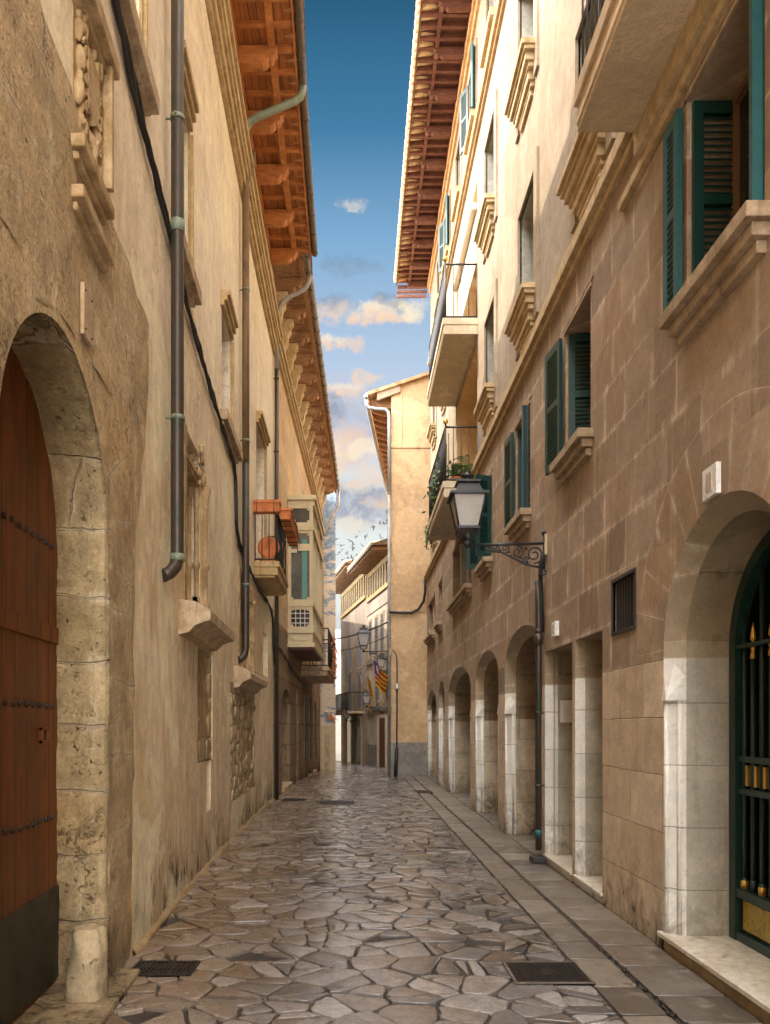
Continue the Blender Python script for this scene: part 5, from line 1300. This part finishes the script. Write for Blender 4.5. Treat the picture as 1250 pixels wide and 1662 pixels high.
g = MB(); g.lathe((0, 0, 0), [(.08, 0), (.11, .18), (.125, .18), (.125, .22), (.1, .22)], 14); obj('pot', g, 'iron', o, local=True)
g = MB()
for k in range(13):
    az = k * 2.4; l = r2.uniform(.4, .65); up = r2.uniform(.5, 1.2); pts = []
    for q in range(10):
        u = q / 9; pts.append(Vector((math.cos(az) * l * u * .55, math.sin(az) * l * u * .55, .2 + up * u * .62 - .42 * u * u)))
    for a, b in zip(pts, pts[1:]):
        d = (b - a).normalized(); s = d.cross(Vector((0, 0, 1))).normalized()
        for sg in (1, -1):
            for kk in (.0, .5): p = a.lerp(b, kk); g.face([p, p + d * .05 + s * sg * .05, p + d * .09 + s * sg * .12 - Vector((0, 0, .03)), p + d * .025 + s * sg * .02])
    g.tube(pts, .005, 4)
obj('fronds', g, 'leaf_light', o, local=True)

# ================================================================== corner house in orange render
co = thing('corner_house', 'narrow orange rendered corner house with grey stone base and beamed eaves', 'house', (1.6, 24.3, gz(24.3)))
def zr(x): return 11.98 + (x - .33) * .34
g = MB(); g.face([(1.07, 24.3, -.2), (6, 24.3, -.2), (6, 24.3, zr(6)), (1.07, 24.3, zr(1.07))]); xf = lambda y: 1.07 + .106 * (y - 24.3)
g.face([(1.07, 24.3, -.2), (xf(36), 36, -.7), (xf(36), 36, 12.2), (1.07, 24.3, zr(1.07))]); g.face([(6, 24.3, -.2), (6, 36, -.7), (6, 36, 13), (6, 24.3, zr(6))]); g.face([(xf(36), 36, -.7), (6, 36, -.7), (6, 36, 14), (xf(36), 36, 12.2)])
obj('wall', g, 'orange_plaster', co)
g = MB(); g.box(1.035, 6, 24.262, 24.30, -.2, 1.08); g.box(1.035, 1.07, 24.3, 26, -.2, 1.08); obj('stone_base', g, 'grey_stone', co, bevel=.01)
g = MB(); g.wbox(WD, 1.07, 6, 10.36, 10.52, -.01, .03); g.wbox(WD, 1.36, 1.42, 10.52, zr(1.39) - .1, -.01, .018); g.wbox(WD, 1.07, 6, 5.20, 5.23, -.01, .012); obj('render_bands', g, 'orange_plaster', co, bevel=.006)
g = MB()
a = [(.33, zr(.33)), (6, zr(6)), (6, zr(6) + .10), (.33, zr(.33) + .10)]
g.prism([(x, 24.16, z) for x, z in a], (1.27, 12, -.25)); obj('roof', g, 'tile', co)
g = MB(); g.prism([(x, 24.22, z) for x, z in [(.62, zr(.62) - .24), (1.35, zr(1.35) - .22), (1.35, zr(1.35)), (.62, zr(.62))]], (0, .10, 0)); obj('verge_board', g, 'plaster_right', co)
for k in range(14):
    y = 24.5 + .55 * k; x1 = xf(y)
    P_ = [(x1, 11.72), (x1 - .2, 11.68), (x1 - .62, 11.80), (x1 - .70, 11.90), (x1 - .70, 12.0), (x1, 12.06)]
    g = MB(); g.prism([(x, y, z) for x, z in P_], (.018, .17, 0)); obj('rafter', g, 'old_timber', co, bevel=.01)
g = MB()
for k in range(40):
    y = 24.3 + .22 * k; x1 = xf(y) - .74; g.tube([(x1 + .25, y, 12.14), (x1 - .02, y, 12.02)], [.08, .09], 7)
obj('eave_tiles', g, 'tile', co)
g = MB(); g.tube([(xf(y) - .80, y, 11.93) for y in (24.1, 28, 32, 36)], .06, 10); g.box(.24, .32, 24.08, 24.16, 11.88, 12.0); gu = obj('gutter', g, 'pale_pipe', co)
pipe('downpipe', [(.29, 24.2, 11.88), (.29, 24.2, 11.68), (.36, 24.2, 11.60), (.6, 24.2, 11.56), (.88, 24.2, 11.54), (.97, 24.2, 11.46), (1.0, 24.2, 11.3), (1.0, 24.2, 8.9)], .052, 'pale_pipe', co)
pipe('downpipe', [(1.0, 24.2, 8.95), (1.0, 24.2, 5), (1.0, 24.2, 0.0)], .05, 'grey_pipe', co, [(1.0, 24.2, z) for z in (8.9, 5.0, 3.2)])
# service cables on its face
pts = [(1.0, 24.16, 5.16), (1.3, 24.22, 5.16), (1.72, 24.23, 5.16), (1.92, 24.2, 5.26), (2.08, 24.1, 5.5), (2.12, 24.0, 5.8), (2.10, 23.9, 6.15)]
g = MB(); g.tube(pts, .042, 8); tag(obj('cable', g, 'cable'), 'thick dark cable crossing the orange wall and curving up to the string course', 'cable')
g = MB(); g.tube([(1.1, 24.2, 3.98), (1.2, 24.24, 3.9), (1.25, 24.25, 3.7), (1.25, 24.25, 2.9)], .016, 6); g.tube([(1.25, 24.25, 2.75), (1.24, 24.25, .1)], .024, 8); g.tube([(1.24, 24.24, .9), (1.20, 24.2, 0)], .06, 8)
cc = obj('conduit', g, 'cable'); tag(cc, 'thin vertical conduit running down the orange wall from the lamp', 'conduit')
o = thing('junction_box', 'small pale junction box on the conduit of the orange wall', 'junction box', (1.25, 24.22, 2.85)); g = MB(); g.box(-.06, .06, -.04, .03, -.11, .11); obj('box_body', g, 'grey_pipe', o, local=True, bevel=.01); g = MB(); g.box(-.035, .035, -.047, -.04, -.07, .07); obj('lid', g, 'white_paint', o, local=True)

# ================================================================== far houses across the end of the street
def far_house(name, label, s0, s1, zt, mat, eave_z, eo, roofm='tile'):
    o = thing(name, label, 'house', WE((s0 + s1) / 2, gz(s0), 0))
    g = MB(); g.face([WE(s0, -1.2), WE(s1, -1.6), WE(s1, zt), WE(s0, zt)]); g.face([WE(s0, -1.2), WE(s0, zt), WE(s0, zt) + Vector((7, 2, 0)), WE(s0, -1.2) + Vector((7, 2, 0))]); g.face([WE(s1, -1.6), WE(s1, zt), WE(s1, zt) + Vector((7, 2, 0)), WE(s1, -1.6) + Vector((7, 2, 0))])
    obj('wall', g, mat, o)
    g = MB(); g.wbox(WE, s0 - .2, s1 + .2, eave_z + .12, eave_z + .16, -.2, eo); e = obj('eave_boards', g, 'soffit_dark', o)
    g = MB(); n = int((s1 - s0) / .42)
    for k in range(n):
        s = s0 + (s1 - s0) * (k + .5) / n; g.wbox(WE, s - .06, s + .06, eave_z - .02, eave_z + .12, 0, eo - .04)
    obj('rafters', g, 'old_timber', e)
    g = MB(); n = int((s1 - s0) / .3)
    for k in range(n): s = s0 + (s1 - s0) * (k + .5) / n; g.tube([WE(s, eave_z + .3, eo - .4), WE(s, eave_z + .22, eo + .06)], .13, 6)
    obj('eave_tiles', g, roofm, o)
    g = MB(); g.wbox(WE, s0 - .2, s1 + .2, eave_z + .10, eave_z + .24, eo, eo + .05); obj('fascia', g, 'gutter', e)
    g = MB(); g.face([WE(s0 - .2, eave_z + .2, eo), WE(s1 + .2, eave_z + .2, eo), WE(s1 + .2, eave_z + 2.2, -5), WE(s0 - .2, eave_z + 2.2, -5)]); obj('roof', g, roofm, o)
    return o
def far_windows(o, W, rects, mat, frame='sill_stone'):
    for a, b, c, d in rects:
        g = MB(); e = .10; g.wbox(W, a - e, a, c, d, 0, .025); g.wbox(W, b, b + e, c, d, 0, .025); g.wbox(W, a - e, b + e, d, d + .14, 0, .03); g.wbox(W, a - e - .05, b + e + .05, c - .12, c, 0, .07)
        wdw = obj('window', g, frame, o); g = MB(); g.wbox(W, a, b, c, d, .004, .02)
        g.wbox(W, (a + b) / 2 - .03, (a + b) / 2 + .03, c, d, .02, .045); 
        for q in range(1, 6): z = c + (d - c) * q / 6; g.wbox(W, a, b, z - .02, z + .02, .02, .04)
        obj('shutters', g, mat, wdw)
def loggia(o, s0, s1, z0, z1, n):
    g = MB(); g.wbox(WE, s0, s1, z0, z1, .01, .03); lg = obj('loggia', g, 'window_dark', o)
    g = MB()
    for k in range(n + 1): s = s0 + (s1 - s0) * k / n; g.wbox(WE, s - .15, s + .15, z0, z1, .03, .05)
    g.wbox(WE, s0, s1, z1, z1 + .25, .0, .08); g.wbox(WE, s0, s1, z0 - .2, z0, .0, .12); obj('pillars', g, 'trim_stone', lg)
f1 = far_house('stone_house', 'far brown stone house with loggia, iron balcony and grey shutters', 42.3, 51.2, 10.6, 'house_far', 10.35, 1.25)
loggia(f1, 42.6, 51.0, 8.85, 10.0, 12)
g = MB(); g.wbox(WE, 42.35, 51.2, 6.3, 8.6, .004, .03); obj('pale_band', g, 'house_pink', f1)
far_windows(f1, WE, [(47.2, 48.4, 5.0, 7.0), (44.0, 45.0, 5.0, 7.0), (49.8, 50.5, 4.4, 6.4)], 'far_blue')
far_windows(f1, WE, [(47.2, 48.4, 2.6, 4.8), (44.0, 45.0, 2.6, 4.7)], 'far_shutter', 'house_pink')
for a, b in ((47.2, 48.4), (44.0, 45.0)):
    g = MB(); g.wbox(WE, a - .15, b + .15, -.8, 2.35, .0, .04); d_ = obj('door', g, 'sill_stone', f1); g = MB(); g.wbox(WE, a, b, -.8, 2.2, .04, .06); obj('leaf', g, 'window_dark', d_)
g = MB(); g.wbox(WE, 43.4, 52.5, 2.3, 2.45, 0, .9); bb = obj('balcony', g, 'sill_stone', f1); g = MB(); rail_line(g, [wp(WE, 43.5, .02), wp(WE, 43.5, .85), wp(WE, 52.4, .85), wp(WE, 52.4, .02)], 2.45, 3.5, (5, 50, 5), .015, .025); obj('railing', g, 'iron', bb)
f2 = far_house('terraced_house', 'far grey brown house with dark double door and flag poles', 36.0, 42.3, 10.2, 'house_far2', 9.9, 1.05, 'roof_edge')
loggia(f2, 36.5, 42.0, 8.5, 9.6, 9)
g = MB(); g.wbox(WE, 36.0, 42.3, 7.6, 8.25, .004, .04); obj('pale_band', g, 'house_pink', f2)
far_windows(f2, WE, [(39.6, 40.3, 5.3, 7.2), (38.2, 38.9, 5.3, 7.2), (36.7, 37.4, 5.3, 7.2), (41.2, 41.8, 5.3, 7.2), (39.3, 40.0, 2.9, 4.7), (37.0, 37.7, 2.9, 4.7)], 'far_shutter')
g = MB(); g.wbox(WE, 37.0, 39.6, -.6, 2.2, .0, .06); d_ = obj('door', g, 'pale_wall', f2); g = MB(); g.wbox(WE, 37.7, 38.9, -.6, 2.0, .06, .08); obj('leaf', g, 'door_wood', d_)
g = MB(); g.wbox(WE, 36.0, 42.3, 2.35, 2.5, 0, .12); g.wbox(WE, 36.0, 42.3, 4.9, 5.1, 0, .1); obj('string_course', g, 'grey_stone', f2)
g = MB(); g.wbox(WE, 36.0, 42.2, -1.2, .6, 0, .03); obj('plinth', g, 'grey_stone', f2)
g = MB(); p = WE(44, 11.2, -3); g.box(p.x - 1.0, p.x + 1.6, p.y, p.y + 1.5, 10.5, 13.0); obj('chimney', g, 'flaking_wall', f1)

# ================================================================== lamps
def street_lamp(label, base, arm, scale=1.0, group='wall lanterns'):
    """wrought iron bracket reaching along -x from the wall, lantern standing on its end"""
    o = thing('street_lamp', label, 'street lamp', base, group); s = scale
    g = MB(); g.box(-.03, 0, -.05, .05, -.14, .10); obj('wall_plate', g, 'oriel_paint', o, local=True, bevel=.006)
    g = MB(); g.tube([(0, 0, 0.0), (-arm, 0, -.02)], .017, 8); g.tube([(-.03, 0, -.30), (-.03, 0, .10)], .014, 8); g.blob((-.03, 0, .12), .03, .2, 9, 2)
    low = [(-.03, 0, -.28), (-.12, 0, -.27), (-.24, 0, -.245), (-.38, 0, -.17), (-.52, 0, -.10), (-.64, 0, -.09), (-.70, 0, -.05)]
    low = [(x * arm / .9, y, z) for x, y, z in low]; g.tube(low, .013, 8); br = obj('bracket', g, 'lamp_iron', o, local=True)
    g = MB()
    def spiral(cx, cz, r, turns, a0, sg=1, th=.010):
        pts = []
        for k in range(int(14 * turns) + 1): a = a0 + sg * 2 * PI * k / 14; rr = r * (1 - .82 * k / (14 * turns)); pts.append((cx + rr * math.cos(a), 0, cz + rr * math.sin(a)))
        g.tube(pts, th, 6)
    q = arm / .9
    spiral(-.14 * q, -.13, .105, 1.7, -PI / 2, 1); spiral(-.33 * q, -.10, .075, 1.5, PI / 2, -1); spiral(-.47 * q, -.06, .05, 1.4, -PI / 2, 1); spiral(-.66 * q, -.07, .05, 1.5, PI * .2, -1); spiral(-.04, -.33, .05, 1.3, PI * .6, 1); spiral(-.24 * q, -.19, .04, 1.3, 0, 1); spiral(-.56 * q, -.055, .035, 1.3, PI, 1)
    for x, z in ((-.235, -.06), (-.40, -.14), (-.22, -.22), (-.08, -.23), (-.3, -.16), (-.53, -.08), (-.43, -.1)): g.blob((x * q, 0, z), .018, .5, 12, 1)
    obj('scrollwork', g, 'lamp_iron', br, local=True)
    cx = -arm; z0 = .14
    g = MB(); g.lathe((cx, 0, 0), [(.02, -.05), (.04, -.03), (.045, .01), (.025, .03), (.018, .06)], 10)
    for a in range(4):
        an = PI / 4 + a * PI / 2; dx_, dy_ = math.cos(an), math.sin(an)
        g.tube([(cx + dx_ * .015, dy_ * .015, .04), (cx + dx_ * .06, dy_ * .06, .07), (cx + dx_ * .13, dy_ * .13, .09), (cx + dx_ * .165, dy_ * .165, .13), (cx + dx_ * .15, dy_ * .15, .17)], .009, 6)
    obj('holder', g, 'lamp_iron', o, local=True)
    wb, wt, zb, zt = .115, .185, .17, .53
    g = MB()
    for sx in (-1, 1):
        for sy in (-1, 1): g.tube([(cx + sx * wb, sy * wb, zb), (cx + sx * wt, sy * wt, zt)], .011, 4)
    def sq(r, z, t): g.lathe((cx, 0, z), [(r, 0), (r, t)], square=True)
    sq(wb + .014, zb - .02, .028); sq(wt + .035, zt - .006, .03)
    # tiered roof and finial
    g.lathe((cx, 0, zt + .024), [(wt + .035, 0), (wt - .03, .02), (wt - .075, .125), (wt - .05, .13), (wt - .05, .15), (wt - .10, .165), (.05, .175)], square=True)
    g.lathe((cx, 0, zt + .19), [(.05, 0), (.035, .02), (.035, .04), (.06, .05), (.065, .065), (.03, .085), (.012, .095), (.004, .13)], 12)
    hd = obj('lantern', g, 'lamp_iron', o, local=True)
    g = MB(); k = .012
    c4 = lambda r, z: [(cx - r, -r, z), (cx + r, -r, z), (cx + r, r, z), (cx - r, r, z)]
    a, b = c4(wb - .006, zb + .008), c4(wt - .006, zt - .006)
    for i in range(4): g.face([a[i], a[(i + 1) % 4], b[(i + 1) % 4], b[i]])
    g.face(a); obj('pane', g, 'lantern_glass', hd, local=True)
    if s != 1: o.scale = (s, s, s)
    return o
street_lamp('large lantern on a scrolled iron bracket on the brown arcade wall, nearest of the lamps', (2.2, 8.95, 3.72), .92)
street_lamp('lantern on a scrolled bracket at the corner of the orange house', (1.04, 24.2, 3.95), .84)
street_lamp('small far lantern under the iron balcony of the stone house', WE(44.6, 1.9, .0), .75)
street_lamp('small far lantern beside the dark door, below the flags', WE(38.3, 2.55, .0), .85)
street_lamp('small far lantern partly hidden behind the orange house downpipe', WE(36.8, 4.25, 0), .45)

# flags over the far street
def flag(label, base, tip, drop, spread, seed, stripes='diag', width=1.15):
    o = thing('flag', label, 'flag', base, 'flags on the far house'); d = Vector(tip) - Vector(base)
    g = MB(); g.tube([(0, 0, 0), d], .022, 6); g.blob(d, .05, 0, 1, 1); obj('pole', g, 'pale_pipe', o, local=True)
    r2 = random.Random(seed); nu, nv = 26, 18; g = MB(); ph = r2.uniform(0, 6)
    def f(u, v):
        p = d * (1 - .55 * v)                                # hoist runs down the pole
        q = p + Vector((spread[0] * u, spread[1] * u, -drop * u * (1 - .25 * v)))
        return q + Vector((.05 * math.sin(u * 9 + ph), .13 * math.sin(u * 7 + v * 3 + ph) * u, .03 * math.sin(v * 8 + u * 4)))
    def mi(i, j):
        if i < 9 and j < 9: return 3 if (i - 4.0) ** 2 / 7 + (j - 4) ** 2 / 5 < 1 else 2
        return (j // 2) % 2
    g.grid(f, nu, nv, True, mi)
    obj('cloth', g, ['flag_yellow', 'flag_red', 'flag_purple', 'white_paint'], o, local=True)
flag('red and yellow striped flag with purple canton, rightmost and most open of the three', (.98, 38.6, 2.55), (-.03 + .78, 36.9, 4.75), 1.0, (.95, -.05), 1)
flag('red and yellow striped flag hanging folded between two other flags', (.75, 39.6, 2.5), (.40, 37.9, 4.6), 1.25, (.34, .1), 4)
flag('dark folded flag drooping from the leftmost pole over the balcony', (.6, 40.2, 2.5), (.05, 38.6, 4.45), 1.55, (.42, .1), 8)
o = thing('pennant', 'small orange pennant on a short white pole low on the pale tower house', 'flag', (-1.1, 32.9, 1.95)); g = MB(); g.tube([(-.25, 0, .3), (.3, 0, -.12)], .02, 6); obj('pole', g, 'white_paint', o, local=True)
g = MB(); g.grid(lambda u, v: (-.12 + .26 * u, -.05 + .05 * math.sin(u * 8), .22 - .2 * u - .24 * v + .05 * math.sin(u * 6 + v * 4)), 8, 6, True); obj('cloth', g, 'terracotta', o, local=True)

# wires across the end of the street
for label, z, r_ in (('upper of the two wires strung across the end of the street', 4.95, .024), ('thin lower wire strung across the end of the street', 4.5, .012)):
    g = MB(); g.tube([(-1.55 + (1.07 + 1.55) * k / 16, 30.0 + (24.5 - 30.0) * k / 16, z - .35 * (1 - (2 * k / 16 - 1) ** 2) * .5) for k in range(17)], r_, 6); tag(obj('wire', g, 'cable'), label, 'wire', 'wires across the street')

# covers and grates in the paving
def grate(name, label, x, y, w_, l_, kind):
    o = thing(name, label, 'drain cover', (x, y, gz(y) + .004)); g = MB(); g.box(-w_ / 2, w_ / 2, -l_ / 2, l_ / 2, -.02, .001); obj('pit', g, 'window_dark', o, local=True)
    g = MB(); t_ = .018
    for x0, x1, y0, y1 in ((-w_ / 2, w_ / 2, -l_ / 2, -l_ / 2 + t_), (-w_ / 2, w_ / 2, l_ / 2 - t_, l_ / 2), (-w_ / 2, -w_ / 2 + t_, -l_ / 2 + t_, l_ / 2 - t_), (w_ / 2 - t_, w_ / 2, -l_ / 2 + t_, l_ / 2 - t_)): g.box(x0, x1, y0, y1, -.01, .009)
    obj('frame', g, 'kerb_slab' if kind == 'plate' else 'drain', o, local=True)
    g = MB()
    if kind == 'plate':
        g.box(-w_ / 2 + t_, w_ / 2 - t_, -l_ / 2 + t_, l_ / 2 - t_, -.012, .003); nx, ny = 15, 13
        for i in range(nx):
            for j in range(ny):
                px, py = -w_ / 2 + .03 + (w_ - .06) * (i + .5) / nx, -l_ / 2 + .03 + (l_ - .06) * (j + .5) / ny
                if abs(px) < .07 and abs(py) < .05: continue
                g.box(px - .009, px + .009, py - .007, py + .007, .003, .007)
        g.lathe((0, 0, .003), [(.055, 0), (.05, .005), (.03, .004), (.0, .006)], 16)
    else:
        n = int(w_ / .028)
        for i in range(n): px = -w_ / 2 + t_ + (w_ - 2 * t_) * (i + .5) / n; g.box(px - .006, px + .006, -l_ / 2 + t_, l_ / 2 - t_, -.01, .006)
        g.box(-w_ / 2 + t_, w_ / 2 - t_, -.012, .012, -.012, .007)
    obj('cover_plate' if kind == 'plate' else 'bars', g, 'drain', o, local=True)
grate('manhole_cover', 'square black patterned manhole cover in a stone frame by the right gutter', 1.225, 4.98, .50, .44, 'plate')
grate('drain_grate', 'rusty slotted drain grate by the foot of the left wall', -1.27, 5.06, .42, .30, 'bars')
grate('manhole_cover', 'far dark manhole cover in the middle of the street paving', -.42, 16.0, .75, .8, 'plate')
grate('drain_grate', 'far small grate in the slab strip before the orange house', 1.62, 18.6, .38, .7, 'bars')
grate('drain_grate', 'far narrow grate beside the brown doorway of the left town house', -1.35, 16.6, .5, .5, 'bars')

# birds
BP_ = [(622.5, 848), (616.5, 849), (626.7, 849), (606.5, 855), (583.8, 862.6), (577.7, 871.5), (593.4, 870), (569, 878), (618, 873), (616.7, 878), (588.3, 885.7), (573.3, 884), (573.3, 889), (553.8, 885.7), (554.4, 892.6), (592, 891), (612.6, 888), (615, 892), (550.5, 896), (548.6, 899), (562.7, 899), (580, 899.7), (570.4, 904.8), (564.6, 907), (556.3, 907.7), (628, 830), (573, 910), (547, 874)]
def bird_mesh(fl):
    g = MB(); g.tube([(-.17, 0, 0), (-.10, 0, .01), (0, 0, 0), (.12, 0, 0), (.18, 0, .02), (.23, 0, .015)], [.02, .05, .065, .055, .035, .008], 8)
    g.face([(-.15, -.02, 0), (-.27, -.05, 0), (-.27, .05, 0), (-.15, .02, 0)])
    w_ = MB()
    for sg in (1, -1):
        a, b, c = (0, .04 * sg, .03), (.03, .24 * sg, .03 + .22 * fl), (-.08, .50 * sg, .03 + .18 * fl)
        w_.face([(.09, .04 * sg, .03), b, (-.09, .24 * sg, .03 + .20 * fl), (-.08, .04 * sg, .03)]); w_.face([b, c, (-.11, .42 * sg, .03 + .17 * fl), (-.09, .24 * sg, .03 + .20 * fl)])
    return g, w_
protos = {}
r2 = random.Random(21)
for i, (u, v) in enumerate(BP_):
    fl = (-.5, .2, .9)[i % 3]; dist = 62 + 14 * r2.random(); loc = Vector(((u - 580) / 1250 * dist, dist, 1.6 + (1178 - v) / 1250 * dist))
    lab = {0: 'dark bird gliding with drooped wings in the flock above the far roofs', 1: 'dark bird with level outstretched wings in the flock above the far roofs', 2: 'dark bird with raised wings in the flock above the far roofs'}[i % 3]
    if i % 3 not in protos:
        o = thing('bird', lab, 'bird', loc, 'flock of birds above the far roofs'); a, b = bird_mesh(fl); bo = obj('body', a, 'bird', o, local=True); obj('wings', b, 'bird', o, local=True); protos[i % 3] = o
    else:
        o = copy_tree(protos[i % 3]); o.location = loc
    o.rotation_euler = (r2.uniform(-.5, .5), r2.uniform(-.3, .3), r2.uniform(0, 6.28)); k = r2.uniform(.75, 1.1); o.scale = (k, k, k)
